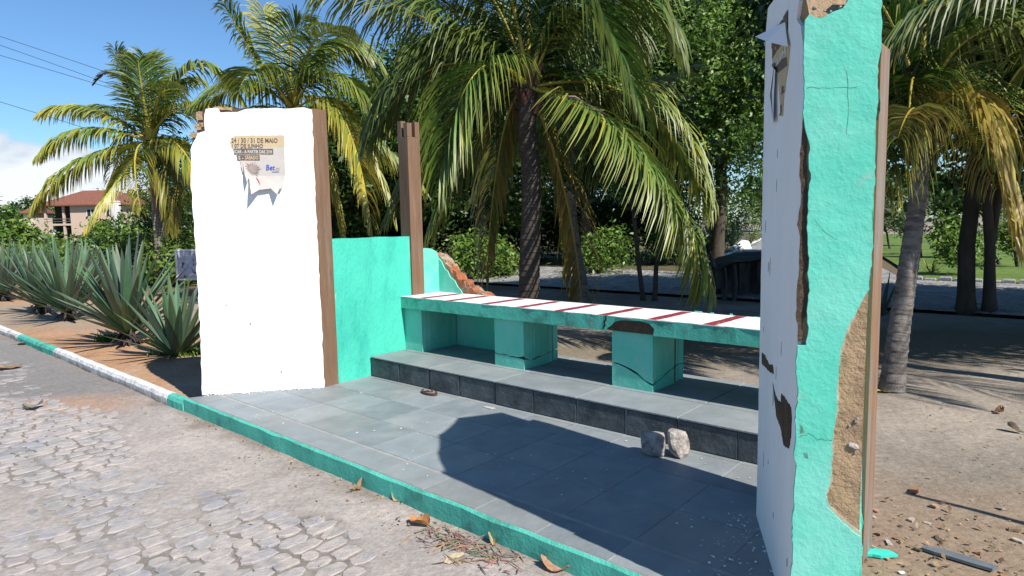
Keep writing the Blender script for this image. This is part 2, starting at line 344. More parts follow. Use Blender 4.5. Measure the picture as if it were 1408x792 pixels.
rd = bpy.data.objects['road'].data; ja = rd.attributes.new('Joint', 'FLOAT', 'POINT')
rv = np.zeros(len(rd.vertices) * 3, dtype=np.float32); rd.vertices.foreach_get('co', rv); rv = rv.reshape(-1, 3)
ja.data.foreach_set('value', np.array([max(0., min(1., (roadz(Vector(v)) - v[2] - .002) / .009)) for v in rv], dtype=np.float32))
def gutter(v):
    p = Vector(v); t_ = (p - O).dot(D); s_ = (p - O).dot(B)
    if s_ < -9 or s_ > 9 or t_ < -3: return 0.
    w_ = .16 + .16 * fbm(p.x, p.y, 8, 1.1) + .1 * fbm(p.x, p.y, 3, 4.)
    return max(0., min(1., (t_ + 1.57 + w_) / .14)) * max(0., min(1., .8 + .9 * fbm(p.x, p.y, 12, 2.)))
ga = rd.attributes.new('Gutter', 'FLOAT', 'POINT'); ga.data.foreach_set('value', np.array([gutter(v) for v in rv], dtype=np.float32))
mb = MB(); q = random.Random(3)
ds, dt = .1, .15
for i in range(-130, 50):
    t_ = -1.85 - q.uniform(0, .2)
    while t_ > -6.8:
        L = dt * q.uniform(.6, 1.3); w = ds * q.uniform(.84, 1.04)
        s_ = i * ds + .035 * math.sin(t_ * 2.3 + i * .4) + q.uniform(-.015, .015)
        c = S(s_, t_ - L / 2)
        h = q.uniform(-.004, .001) - .002 * q.random()
        if dustz(s_, t_ - L / 2) < roadz(c) + h + .004:
            k = 10; pts = []; tone = q.uniform(.84, 1.16); mb.col = (.275 * tone, .266 * tone, .26 * tone + q.uniform(-.01, .02))
            for a in range(k):
                an = 2 * math.pi * a / k + q.uniform(-.22, .22); ca, sa = math.cos(an), math.sin(an)
                rr = 1 / max(abs(ca), abs(sa)) ** q.uniform(.55, .95)
                pts.append((ca * rr * w * .525 * q.uniform(.88, 1.06), sa * rr * L * .52 * q.uniform(.9, 1.05)))
            zb = roadz(c) - .02; zt = roadz(c) + h; tl = q.uniform(-.045, .045); tl2 = q.uniform(-.03, .03)
            base = [c + B * x + D * y + Z * (zb - c.z) for x, y in pts]
            mid = [c + B * x * .96 + D * y * .97 + Z * (zt - .003 + x * tl + y * tl2) for x, y in pts]
            top = [c + B * x * .88 + D * y * .9 + Z * (zt + x * tl + y * tl2) for x, y in pts]
            fs = [tuple(range(2 * k, 3 * k))]
            for a in range(k):
                n = (a + 1) % k; fs += [(a, n, k + n, k + a), (k + a, k + n, 2 * k + n, 2 * k + a)]
            mb.add(base + mid + top, fs)
        t_ -= L + .010
o = mb.build('road_cobbles', 'stone_set'); tag(o, kind='structure')
# raised strip of orange soil behind the kerb
sheet('verge', 'verge', [-300, -120, -60] + lin(-30, -.62, 110), lin(-1.49, 2.3, 26), -.11, .02, 1.6,
      zfun=lambda s_, t_, z: max(-.138, z - max(0, t_ - .6) * .04))
# kerb of separate painted lengths
mb = MB(); q = random.Random(5)
s_ = -.60
k = 0; edges = [-.672, -1.03]
while edges[-1] > -60: edges.append(edges[-1] - q.uniform(.75, 1.0))
for a, b in zip(edges, edges[1:]):
    col = 1 if (k == 0 or -6.6 < (a + b) / 2 < -4.85 or k % 23 == 20) else 0
    mb.m = col
    n = 7; prof = [(-1.575, -.2), (-1.578, -.06), (-1.56, -.028), (-1.52, -.02), (-1.485, -.03), (-1.48, -.2)]
    vs = []
    for i in range(n + 1):
        ss = a - .006 + (b + .006 - a + .006) * i / n
        for (tt, zz) in prof:
            j = fbm(ss, tt, 1, 6.) * .008
            vs.append(S(ss, tt + j + .012 * fbm(ss, 0, 4, .6), zz + j * .6))
    m_ = len(prof); fs = [(i * m_ + j, (i + 1) * m_ + j, (i + 1) * m_ + j + 1, i * m_ + j + 1) for i in range(n) for j in range(m_ - 1)]
    fs += [tuple(range(m_)), tuple(range(n * m_, n * m_ + m_))[::-1]]
    mb.add(vs, fs); k += 1
o = mb.build('kerb', ['kerb_white', 'teal_kerb'], smooth=False); tag(o, kind='structure')
# the road behind, the lane that leaves it, the lawn, the leaf-strewn ground under the wood
def back_road():
    mb = MB(); q = random.Random(8)
    sheet('back_road', 'paving', [-300, -100, -50] + lin(-30, 16, 60) + [40, 100, 300], lin(9.3, 15.4, 10), -.128, 0)
back_road()
mb = MB(); q = random.Random(9); k = 0
for i in range(-60, 110):                                 # paving stones one can make out in the back road
    for j in range(24):
        s_ = -14 + i * .22 + (.1 if j % 2 else 0) + 4; t_ = 9.35 + j * .25
        if s_ > 14 or s_ < -16 or q.random() < .12: continue
        c = S(s_ + q.uniform(-.01, .01), t_ + q.uniform(-.01, .01)); h = q.uniform(.004, .014); w, l = .19, .21
        mb.box(c + Z * -.14, B * w, D * l, Z * (.012 + h), bevel=.015)
o = mb.build('back_road_cobbles', 'paving'); tag(o, kind='structure')
mb = MB()
lane = [(-2.6, 15.4), (2.0, 15.4), (-1.5, 26), (-6, 40), (-14, 66), (-40, 120), (-46, 120), (-19, 66), (-11, 40), (-5.2, 20)]
P_ = [S(a, b, -.122) for a, b in lane]; mb.add(P_, [tuple(range(len(P_)))])
o = mb.build('lane', 'paving'); tag(o, kind='structure')
mb = MB()
P_ = [S(a, b, -.118) for a, b in [(2.3, 15.62), (120, 15.62), (200, 60), (60, 75), (-13.0, 66), (-5.2, 40), (-.6, 26)]]
mb.add(P_, [tuple(range(len(P_)))]); o = mb.build('lawn', 'lawn'); tag(o, kind='structure')
mb = MB()
P_ = [S(a, b, -.13) for a, b in [(-200, 15.5), (-2.9, 15.5), (-5.6, 20), (-11.4, 40), (-19.5, 66), (-60, 130), (-300, 130)]]
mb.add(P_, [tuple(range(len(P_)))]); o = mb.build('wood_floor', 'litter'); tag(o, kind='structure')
# rough stone edging of lawn and lane
mb = MB(); q = random.Random(12)
def edging(a, b, step, mb):
    a = Vector((*a, 0)); b = Vector((*b, 0)); n = int((b - a).length / step); d = (b - a).normalized(); nn = Vector((-d.y, d.x, 0))
    for i in range(n):
        p = a + d * step * i; L = step * q.uniform(.75, .95); h = q.uniform(.07, .13); w = q.uniform(.13, .2)
        c = S(p.x, p.y, -.14); ex = B * d.x + D * d.y; ey = B * nn.x + D * nn.y
        mb.box(c, ex * L, ey * w, Z * h, bevel=.03)
edging((2.1, 15.42), (40, 15.42), .32, mb)
o = mb.build('lawn_edging', 'cobble'); tag(o, kind='structure')
mb = MB(); edging((-2.7, 15.42), (-5.3, 20), .5, mb); edging((-5.3, 20), (-11.2, 40), .5, mb); edging((-11.2, 40), (-19.2, 66), .7, mb)
o = mb.build('lane_kerb', 'kerb_white'); tag(o, kind='structure')

# ------------------------------------------------------------------ platform, step
PLAT = [(-.655, -1.55), (4.85, -1.55), (4.44, -.4), (4.2, .35), (.0, .35), (-.0, -.52)]
CONV = [(-.655, -1.55), (4.85, -1.55), (4.45, -.45), (4.2, .02), (.30, .02), (0.0, -.5)]
root = thing('shelter_platform', S(2, -1.5, -.13), 'low slate tiled platform with a turquoise painted front face beside the cobbled road', 'platform')
mb = MB()
pp = [(-.655, -1.545), (4.85, -1.545), (4.44, -.4), (4.2, 1.2), (-.14, 1.2), (-.14, -.45)]
mb.prism(pp, S(0, 0, -.19), B, D, Z * .1875); mb.build('base', 'grout', root)
mb = MB()
n = 70; top = []; 
for i in range(n + 1):
    s_ = -.665 + (4.87 + .665) * i / n; j = fbm(s_, 0, 2, 3.) * .006
    a = S(s_, -1.566 + j, -.19); top.append((a, S(s_, -1.568 + j * 1.5, -.012 + .006 * fbm(s_, 1, 7, 5.)), S(s_, -1.552 + j, .0005 + .003 * fbm(s_, 1, 7, 5.)), S(s_, -1.535, -.009)))
vs = [p for r_ in top for p in r_]; fs = [(i * 4 + j, (i + 1) * 4 + j, (i + 1) * 4 + j + 1, i * 4 + j + 1) for i in range(n) for j in range(3)]
mb.add(vs, fs)
mb.build('front_face', 'teal_kerb', root)
mb = MB(); q = random.Random(21); T_ = .415
for i in range(-6, 10):
    for j in range(0, 5):
        s0 = 1.32 + T_ * i; t0 = -1.3 - T_ + T_ * j + (-.02 if j == 0 else 0)
        g = .0045
        r_ = [(s0 + g, t0 + g), (s0 + T_ - g, t0 + g), (s0 + T_ - g, t0 + T_ - g), (s0 + g, t0 + T_ - g)]
        conv = [(-.64, -1.54), (4.85, -1.54), (4.45, -.45), (4.2, .0), (0.0, 0.0)]
        p = clip(r_, conv)
        if len(p) < 3: continue
        b = q.uniform(.85, 1.12); tint = q.uniform(-.008, .008)
        zt = q.uniform(-.0015, .0015)
        mb.prism([(x, y) for x, y in p], S(0, 0, -.0045), B, D, Z * (.0045 + zt * .5), col=(.212 * b + tint, .236 * b, .246 * b - tint))
mb.build('floor_tiles', 'slate', root)
st_ = thing('tiled_step', S(2, .5, 0), 'raised step of dark split slate tiles under the turquoise bench', 'step')
HS = .2015
mb = MB(); mb.box(S(0.0, .004, 0), B * 4.13, D * 1.14, Z * (HS - .012)); mb.build('base', 'grout', st_)
mb = MB()
js = [.012, .455, .90, 1.286, 1.715, 2.13, 2.55, 2.97, 3.375, 3.78, 4.13]
for a, b in zip(js, js[1:]):
    g = .004 if q.random() < .6 else .009
    mb.box(S(a + g, .006, .006), B * (b - a - 2 * g), Z * (HS - .024), D * -(.013 + q.uniform(0, .004)), bevel=.003)
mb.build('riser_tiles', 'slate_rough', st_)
mb = MB()
tj = [.012, .9, 1.715, 2.55, 3.375, 4.13]
for a, b in zip(tj, tj[1:]):
    for t0, t1 in ((-.014, .40), (.408, .8), (.808, 1.15)):
        v = q.uniform(.92, 1.1)
        mb.box(S(a + .004, t0 + (.0 if t0 > 0 else 0), HS - .012), B * (b - a - .008), D * (t1 - t0 - .004), Z * (.012 + q.uniform(-.001, .001)), col=(.217 * v, .243 * v, .25 * v), bevel=.003)
mb.build('tread_tiles', 'slate', st_)

# ------------------------------------------------------------------ the two splayed wing walls
class Wall:
    """vertical plane through two ground points; a runs from p to q"""
    def __init__(s, p, q, flip): s.p = p; s.d = (q - p).normalized(); s.L = (q - p).length; s.n = Vector((s.d.y, -s.d.x, 0)) * flip   # n = visible side
    def uv(s, u, v):
        d = ray(u, v); k = (s.p - CAM).dot(s.n) / d.dot(s.n); w = CAM + d * k; return ((w - s.p).dot(s.d), w.z)
    def P(s, a, z, off=0.): return s.p + s.d * a + Z * z + s.n * off
WL = Wall(S(.019, -.552), S(-.643, -1.413), 1)
if WL.n.dot(Vector((0, -1, 0))) < 0: WL.n = -WL.n
wl = thing('wing_wall', WL.P(.5, 0), 'tall white wall with a torn poster and ragged left edge, left of the tiled platform', 'wall', 'splayed end walls of the ruined shelter')
px = [(447.5, 533), (428.5, 151), (418, 148), (400, 149), (372, 148.5), (350, 149), (338, 150), (326, 154), (312, 154), (303, 155), (300, 149), (283, 149.5), (281, 158), (280.5, 170), (282, 180), (272, 183), (269, 190), (262, 206), (262, 240), (265, 290), (268, 330), (271, 380), (275, 450), (276, 500), (278, 544)]
poly = [WL.uv(*p) for p in px]
poly[0] = (0.004, -.002); poly[-1] = (poly[-1][0], -.002)
core = [(0.012, -.12), (.012, 2.575), (.45, 2.575), (.80, 2.585), (.93, 2.56), (.99, 2.42), (.985, 2.36), (1.03, 2.3), (1.055, 2.0), (1.05, 1.5), (1.03, .8), (1.06, -.12)]
mb = MB(); mb.prism(jag(core, .08, .008, 4), WL.p - WL.n * .018, WL.d, Z, -WL.n * .19); mb.build('masonry', 'core_dark', wl)
mb = MB(); mb.prism(jag(poly, .05, .006, 2), WL.p - WL.n * .016, WL.d, Z, WL.n * .016); mb.build('plaster', 'white', wl)
for k, (u, v) in enumerate([(312, 421), (345, 447), (388, 513)]):
    a, z = WL.uv(u, v); mb = MB(); mb.prism(jag([(0, 0), (.012, .003), (.006 + .006 * k, .02), (-.003, .012 + .004 * k)], .01, .003, k), WL.P(a, z, 0), WL.d, Z, WL.n * .0015); mb.build('chip_mark', 'core', wl)
ex_ = [(.85, 2.50), (.97, 2.46), (1.0, 2.34), (1.03, 2.3), (1.0, 2.22), (.93, 2.3), (.92, 2.44)]
# broken brick lumps showing at the top corner
mb = MB(); q = random.Random(31)
for a, z, w, h in ((.95, 2.47, .05, .07), (.97, 2.385, .05, .055), (1.0, 2.32, .06, .045), (.945, 2.41, .04, .04), (.70, 2.555, .16, .03)):
    mb.prism(jag([(0, 0), (w, 0), (w, h), (0, h)], .02, .006, int(a * 99)), WL.P(a - .02, z, -.017), WL.d, Z, WL.n * .009)
mb.build('broken_bricks', 'core', wl)

WR = Wall(S(4.154, -.693), S(4.605, -1.56), 1)
if WR.n.dot(B) > 0: WR.n = -WR.n
wr = thing('wing_wall', WR.P(.5, 0), 'white and turquoise wall with crumbling render, nearest the camera at the right end of the platform', 'wall', 'splayed end walls of the ruined shelter')
Lr = WR.L
oF = S(4.605 + .885 * .215, -1.56 + .463 * .215); oB = S(4.46, -.45); iF = WR.P(Lr, 0); iB = WR.P(0, 0)
# core: trapezoid plan, ragged top
mb = MB()
n = 14; inner = []; outer = []
def topz(a):   # a 0..Lr
    z = 2.46 + .02 * math.sin(a * 17)
    if a < .12: z -= (1 - a / .12) ** 2 * .06
    if a > .45: z -= ((a - .45) / (Lr - .45)) ** 1.6 * .31
    return z + .012 * fbm(a, 3, 1, 9)
ins = .014
for i in range(n + 1):
    f = i / n; a = f * (Lr - ins)
    p = iB.lerp(WR.P(Lr - ins, 0), f) - WR.n * ins; o_ = oB.lerp(oF - WR.d * ins, f)
    inner.append((p, a)); outer.append((o_, a))
vs = []
for (p, a), (o_, _) in zip(inner, outer): vs += [p + Z * -.2, p + Z * topz(a), o_ + Z * (topz(a) + .03 * fbm(a, 9, 2, 6) + .17 * max(0, 1 - a / .6)), o_ + Z * -.2]
fs = [(i * 4 + j, (i + 1) * 4 + j, (i + 1) * 4 + (j + 1) % 4, i * 4 + (j + 1) % 4) for i in range(n) for j in range(4)] + [(0, 1, 2, 3), (n * 4 + 3, n * 4 + 2, n * 4 + 1, n * 4)]
mb.add(vs, fs); mb.build('masonry', 'core', wr)
# turquoise render on the outer face
OW = Wall(oB, oF, 1)
if OW.n.dot(B) < 0: OW.n = -OW.n
op = rough([(.0, -.2), (.0, 1.1), (.05, 1.5), (.02, 2.1), (.12, 2.3), (.4, 2.36), (.62, 2.3), (.8, 2.25), (OW.L - .08, 2.1), (OW.L - .05, 1.5), (OW.L - .12, 1.2), (OW.L - .16, .8), (OW.L - .1, .5), (OW.L - .02, .3), (OW.L - .02, -.2)], .06, .008, 44)
mb = MB(); mb.prism(op, OW.p - OW.n * .001, OW.d, Z, OW.n * .011); mb.build('outer_plaster', 'teal', wr)
# white inner plaster
pl = [(0, -.1)] + [(0.0, 2.2), (.0, 2.33), (.02, 2.40), (.06, 2.47)] + [(a, topz(a) + .004) for a in (.2, .35, .5, .62, .7)] + [(.765, 2.33), (.80, 2.29), (.83, 2.26)]
pl += [WR.uv(1095, 26), WR.uv(1101, 36), WR.uv(1104, 60)]
pl += [(Lr - .012, 1.95), (Lr - .022, 1.8), (Lr - .03, 1.5), (Lr - .026, 1.1), (Lr - .012, .95), (Lr - .008, .6), (Lr - .008, .2), (Lr - .008, -.15)]
mb = MB(); mb.prism(rough(pl, .06, .005, 6), WR.p - WR.n * (ins - .001), WR.d, Z, WR.n * (ins - .001)); mb.build('white_plaster', 'white_scuff', wr)
# peeled patches on the white face
for pts in ([(1048, 485), (1052, 488), (1057, 500), (1063, 503), (1064, 514), (1058, 510), (1048, 500)],
            [(1063, 527), (1067, 545), (1074, 555), (1075, 541), (1080, 548), (1088, 560), (1089, 575), (1088, 602), (1085, 617), (1078, 612), (1074, 588), (1068, 572), (1066, 553)]):
    mb = MB(); mb.prism(jag([WR.uv(*p) for p in pts], .012, .004, 3), WR.p, WR.d, Z, WR.n * .0025); mb.build('peeled_patch', 'core_dark', wr)
mb = MB()
for k in range(16):
    a = rnd.uniform(.1, Lr - .1); z = rnd.uniform(.1, 2.1); w = rnd.uniform(.003, .012); h = rnd.uniform(.02, .09)
    mb.prism(jag([(0, 0), (w, h * .3), (w * .7, h), (-w * .4, h * .7)], .02, .002, k), WR.P(a, z, .0), WR.d, Z, WR.n * .0015)
mb.build('scuff_marks', 'ink_grey', wr)
# turquoise end face: everything left between the broken strips
EF = Wall(iF, oF, 1)
if EF.n.dot(WR.d) < 0: EF.n = -EF.n
EL = EF.L
tp = [EF.uv(*p) for p in [(1090, 792), (1092, 700), (1094, 600), (1096, 520), (1097, 476), (1108, 475), (1113, 400), (1112, 290), (1113, 200), (1104.5, 154), (1105, 100), (1106, 60), (1107, 28), (1113, 19), (1121, 23), (1131, 25), (1146, 17), (1158, 12), (1164, 2)]]
tp[0] = (0.0, -.2)
tp += [(EL * .62, 2.27), (EL * .8, 2.31), (EL, 2.3), (EL + .004, 2.0)]
tp += [EF.uv(*p) for p in [(1196, 399), (1191, 401), (1180, 422), (1168, 445), (1160, 466), (1156, 482), (1153, 505), (1150, 530), (1151, 563), (1146, 590), (1144, 610), (1142, 640), (1141, 664), (1134, 684), (1136, 696), (1151, 712), (1165, 724), (1178, 735), (1183, 738)]]
tp += [(EL, -.2)]
mb = MB(); mb.prism(rough(tp, .05, .007, 8), EF.p - EF.n * (ins - .001), EF.d, Z, EF.n * (ins + .002)); mb.build('turquoise_plaster', 'teal', wr)
mb = MB()
uc = [EF.uv(*p) for p in [(1194, 399), (1188, 408), (1183, 424), (1171, 447), (1162, 470), (1160, 484), (1155, 506), (1154, 531), (1155, 563), (1148, 590), (1148, 612), (1145, 640), (1146, 662), (1139, 682), (1140, 692), (1154, 708), (1168, 719), (1183, 733)]]
uc = [(.10, .6), (.10, .02)] + [(EL, .02)] + uc[::-1] + [(EL, 1.45), (.10, 1.45)]
mb.prism(rough(uc, .05, .01, 18), EF.p - EF.n * (ins - .001), EF.d, Z, EF.n * (ins * .5)); mb.build('undercoat', 'undercoat', wr)
mb = MB()
st2 = [EF.uv(*p) for p in [(1098, 470), (1105, 470), (1111, 400), (1110, 290), (1111, 210), (1105, 160), (1103, 200), (1100, 330)]]
mb.prism(rough(st2, .05, .008, 9), EF.p - EF.n * (ins - .001), EF.d, Z, EF.n * .005); mb.build('broken_corner', 'core_dark', wr)
mb = MB(); q = random.Random(14)
for k in range(12):                                       # lumps of aggregate in the bare render
    u = q.uniform(1150, 1188); v = q.uniform(560, 640) if k < 7 else q.uniform(2, 16)
    if k < 7: u = q.uniform(1168, 1182)
    if k >= 7: u = q.uniform(1112, 1158)
    a, z = EF.uv(u, v)
    if a > EL - .01: continue
    c = EF.P(a, z, -ins + .001); r_ = q.uniform(.004, .013)
    mb.tube([c - Z * r_ * .8, c - Z * r_ * .3, c + Z * r_ * .4, c + Z * r_ * .9], [r_ * .4, r_, r_ * .8, r_ * .2], 6)
mb.build('aggregate', 'stone', wr)

# hairline cracks and small chips in the turquoise face
def crack(pts, w, seed):
    q = random.Random(seed); P2 = []
    for (a, b), (c, d) in zip(pts, pts[1:]):
        for k in range(4): f = k / 4; P2.append((a + (c - a) * f + q.uniform(-1, 1), b + (d - b) * f + q.uniform(-1.2, 1.2)))
    P2.append(pts[-1]); A = [EF.uv(*p) for p in P2]; n = len(A)
    vert = abs(pts[-1][1] - pts[0][1]) > abs(pts[-1][0] - pts[0][0])
    up_ = [(a + (w * q.uniform(.3, 1) if vert else 0), z + (0 if vert else w * q.uniform(.3, 1))) for a, z in A]
    mb = MB(); mb.prism(A + up_[::-1], EF.p + EF.n * .002, EF.d, Z, EF.n * .0012); mb.build('crack', 'crackline', wr)
M_['crackline'] = mat('dark_crack_line', (.045, .16, .125), .9, .3, 20)  # cracks drawn as thin strips of a darker turquoise
crack([(1098, 601), (1112, 597), (1124, 604), (1143, 606)], .0045, 1)
crack([(1108, 121), (1140, 122), (1178, 120)], .003, 2); crack([(1164, 98), (1166, 140), (1163, 186)], .0025, 3)
crack([(1118, 300), (1136, 322), (1150, 330)], .003, 5)
for k, pts in enumerate([[(1098, 583), (1104, 586), (1106, 594), (1100, 597)], [(1104, 622), (1110, 624), (1111, 631), (1106, 629)], [(1136, 277), (1140, 279), (1139, 283)]]):
    mb = MB(); mb.prism(rough([EF.uv(*p) for p in pts], .02, .003, 70 + k), EF.p + EF.n * .002, EF.d, Z, EF.n * .001); mb.build('worn_patch', 'undercoat', wr)

# ------------------------------------------------------------------ posts
def post(label, s0, s1, t0, t1, z0, z1, mat_, notch=False):
    r_ = thing('wooden_post', S((s0 + s1) / 2, (t0 + t1) / 2, z0), label, 'post', 'brown square posts of the ruined shelter')
    mb = MB()
    if notch:
        w = (t1 - t0)
        mb.box(S(s0, t0, z0), B * (s1 - s0), D * w, Z * (z1 - z0 - .17), bevel=.004)
        h0 = z1 - z0 - .17 + z0
        ds_ = (s1 - s0) / 3; dt_ = w / 3
        # four prongs round a cross-shaped slot
        for a in (0, 1):
            for b in (0, 1):
                mb.box(S(s0 + (s1 - s0 - ds_ * 1.1) * a, t0 + (w - dt_ * 1.1) * b, h0), B * ds_ * 1.1, D * dt_ * 1.1, Z * (.17 - .018 * ((a + b) % 2) - .01 * a))
        mb.box(S(s0 + ds_ * .9, t0 + dt_ * .9, h0), B * ds_, D * dt_, Z * .06)
    else:
        mb.box(S(s0, t0, z0), B * (s1 - s0), D * (t1 - t0), Z * (z1 - z0), bevel=.005)
    mb.build('shaft', mat_, r_)
    return r_
post('brown painted post without a notch, at the right edge of the tall white wall', -.13, .016, -.552, -.398, -.1, 2.585, 'post')
post('brown post with notched top rising above the bench at the end of the turquoise wall', -.135, .022, .555, .72, .0, 2.60, 'post', True)
pr = post('worn brown post with peeling grey paint behind the nearest turquoise wall', 4.475, 4.62, -.58, -.405, -.16, 2.27, 'post_worn')
mb = MB(); mb.prism(jag([(0, 0), (.07, 0), (.06, .2), (.035, .3), (.01, .36)], .04, .006, 3), S(4.55, -.583, -.1), B, Z, D * -.006); mb.build('paint_splash', 'teal', pr)
mb = MB(); mb.prism(jag([(0, 0), (.14, 0), (.14, .33), (.1, .22), (.07, .26), (.03, .04)], .04, .008, 5), S(4.478, -.5815, 1.93), B, Z, D * -.002); mb.build('grey_patch', 'core_dark', pr)

# ------------------------------------------------------------------ low turquoise side wall and broken corner
lw = thing('low_wall', S(-.07, 0, 0), 'low turquoise stucco wall between the two brown posts', 'wall')
mb = MB()
tp = [(-.398, -.1), (-.398, 1.39), (-.2, 1.397), (.0, 1.392), (.2, 1.398), (.4, 1.393), (.555, 1.395), (.555, -.1)]
mb.prism(jag(tp, .05, .003, 11), S(-.14, 0), D, Z, B * .14); mb.build('stucco', 'teal_wall', lw)
rw = thing('broken_wall', S(0, 1, 0), 'broken turquoise corner wall with a sloping edge of red brick behind the bench', 'wall')
mb = MB()
mb.prism(jag([(.72, .0), (.72, 1.24), (.76, 1.262), (.86, 1.25), (.93, 1.22), (.965, 1.15), (.965, .0)], .05, .004, 2), S(-.14, 0), D, Z, B * .14); mb.build('side_stucco', 'teal', rw)
# back wall: brick body with a stepped broken top
q = random.Random(17)
prof = [(-.14, 1.2), (.0, 1.17), (.06, 1.13), (.1, 1.08), (.15, 1.06), (.19, .99), (.26, .97), (.3, .91), (.38, .90), (.41, .84), (.5, .83), (.55, .79), (.64, .785), (.7, .76)]
bp = [(-.14, .0)] + prof + [(.74, .70), (1.33, .66), (1.36, .5), (1.33, .35), (1.37, .0)]
mb = MB(); mb.prism(jag(bp, .05, .012, 5), S(0, .969), B, Z, D * .14)
for k in range(22):                                       # loose-edged bricks along the break
    i = q.randrange(len(prof) - 1); f = q.random(); a = prof[i][0] + (prof[i + 1][0] - prof[i][0]) * f; z = prof[i][1] + (prof[i + 1][1] - prof[i][1]) * f
    w = q.uniform(.03, .08); an = q.uniform(-.4, .4)
    mb.box(S(a - w / 2, .972 + q.uniform(0, .06), z - .035), (B * math.cos(an) + Z * math.sin(an)) * w, D * q.uniform(.05, .08), (Z * math.cos(an) - B * math.sin(an)) * q.uniform(.03, .055), bevel=.006)
mb.build('brick_back', 'brick', rw)
fp = [(-.0, .2), (-.0, 1.14)] + [(.05, 1.1), (.09, 1.03), (.14, 1.0), (.18, .94), (.25, .9), (.29, .84), (.34, .80), (.4, .72), (.6, .66), (1.31, .64), (1.33, .5), (1.3, .36), (1.34, .2)]
mb = MB(); mb.prism(jag(fp, .05, .005, 6), S(0, .955), B, Z, D * .014); mb.build('back_plaster', 'teal', rw)

# ------------------------------------------------------------------ bench
bn = thing('concrete_bench', S(2, .7, .2), 'long turquoise bench with a white top striped dark red and cracked piers', 'bench')
TB, ZB, ZBB, S1 = .408, .769, .648, 4.12
mb = MB(); mb.box(S(.0, TB + .013, ZBB + .006), B * S1, D * .555, Z * (ZB - ZBB - .012)); mb.build('slab', 'core_dark', bn)
# front plaster face with the broken notch over the third pier
q = random.Random(23)
topl = [(s_, ZB - .001 + .003 * fbm(s_, 0, 3, 6)) for s_ in lin(.0, S1, 60)]
botl = [(s_, ZBB + .004 * fbm(s_, 5, 3, 5)) for s_ in lin(S1, .0, 60)]
notch = [(2.96, .645), (2.965, .70), (2.93, .735), (2.86, .75), (2.76, .748), (2.68, .742), (2.62, .725), (2.585, .69), (2.555, .672), (2.54, .645)]
bot2 = [p for p in botl if p[0] > 2.97] + notch + [p for p in botl if p[0] < 2.53]
mb = MB(); mb.prism(topl + bot2, S(0, TB), B, Z, D * .014); mb.build('front_plaster', 'teal_kerb', bn)
mb = MB(); mb.prism(jag([(2.53, .768), (2.545, .768), (2.55, .74), (2.535, .715), (2.54, .69), (2.52, .66), (2.51, .66), (2.525, .7), (2.515, .72), (2.54, .745)], .02, .002, 1), S(0, TB - .0025), B, Z, D * .002); mb.build('crack', 'dark', bn)
mb = MB()
s_ = 0.0; stripes = [.335, .735, 1.21, 1.64, 2.07, 2.51, 2.945, 3.39, 3.83]
bk = jag([(0, .0), (.0, .55), (.5, .555), (1.0, .548), (2.0, .55), (3.0, .552), (3.3, .53), (3.6, .545), (4.12, .55), (4.12, 0)], .08, .006, 7)
mb.prism(bk, S(0, TB, ZB - .006), B, D, Z * .006); mb.build('white_top', 'bench_white', bn)
mb = MB()
for s_ in stripes: mb.prism(jag([(s_ - .042, .004), (s_ + .042, .004), (s_ + .05 + .02, .52), (s_ - .032 + .02, .52)], .05, .004, int(s_ * 50)), S(0, TB, ZB + .0005), B, D, Z * .0018)
mb.build('red_stripes', 'red', bn)
for k in range(6):
    mb = MB(); s_ = 3.0 + k * .17 + q.uniform(-.03, .03); mb.box(S(s_, TB + .53 + q.uniform(-.01, .012), ZB - .004), B * q.uniform(.02, .07), D * q.uniform(.01, .025), Z * q.uniform(.006, .02), bevel=.003); mb.build('edge_chip', 'teal', bn)
def pier(s0, s1, t0, t1, crack, gap, ragged=0, hi=ZBB - .002, label=None):
    """pier split by an open crack; crack(u)->z with u the run along front then side"""
    P0 = S(0, 0, 0)
    ring = []; N = 22
    for i in range(N): f = i / N; ring.append((s0 + (s1 - s0) * f, t0, f * (s1 - s0)))
    for i in range(N): f = i / N; ring.append((s1, t0 + (t1 - t0) * f, (s1 - s0) + f * (t1 - t0)))
    for i in range(N): f = i / N; ring.append((s1 - (s1 - s0) * f, t1, (s1 - s0) + (t1 - t0)))
    for i in range(N): f = i / N; ring.append((s0, t1 - (t1 - t0) * f, (s1 - s0) * 0 + .05))
    n = len(ring); q = random.Random(int(s0 * 100))
    pts = []
    for (a, b, u) in ring:
        rg = ragged * max(0, (b - (t0 + .6 * (t1 - t0)))) ; j = q.uniform(-1, 1) * rg * .25
        pts.append((a + q.uniform(-.0015, .0015) - abs(j) * (1 if a > (s0 + s1) / 2 else 0), b + j, u))
    pi = thing_child = MB()
    z0 = HS - .005
    for part in (0, 1):
        vs = []
        for (a, b, u) in pts:
            c = crack(u) if crack else None
            if crack is None: lo, h_ = z0, hi
            elif part == 0: lo, h_ = z0, c
            else: lo, h_ = c + gap(u), hi
            vs += [S(a, b, lo), S(a, b, h_)]
        if crack is None and part: break
        fs = [(2 * i, 2 * ((i + 1) % n), 2 * ((i + 1) % n) + 1, 2 * i + 1) for i in range(n)] + [tuple(2 * i for i in range(n))[::-1], tuple(2 * i + 1 for i in range(n))]
        pi.add(vs, fs)
    o = pi.build('pier', 'teal', bn)
    if crack:
        mb = MB(); mb.box(S(s0 + .02, t0 + .02, z0), B * (s1 - s0 - .04), D * (t1 - t0 - .08), Z * (hi - z0 - .01)); c = mb.build('crack_core', 'core_dark', bn); c.parent = o
def pw(pts):
    def f(u):
        for (a, z), (b, y) in zip(pts, pts[1:]):
            if u <= b: return z + (y - z) * max(0, (u - a)) / (b - a)
        return pts[-1][1]
    return lambda u: f(u) + .006 * mnoise.noise(Vector((u * 31, 2, 0))) + .004 * mnoise.noise(Vector((u * 80, 7, 0)))
pier(-.0, .27, .452, .94, None, None)
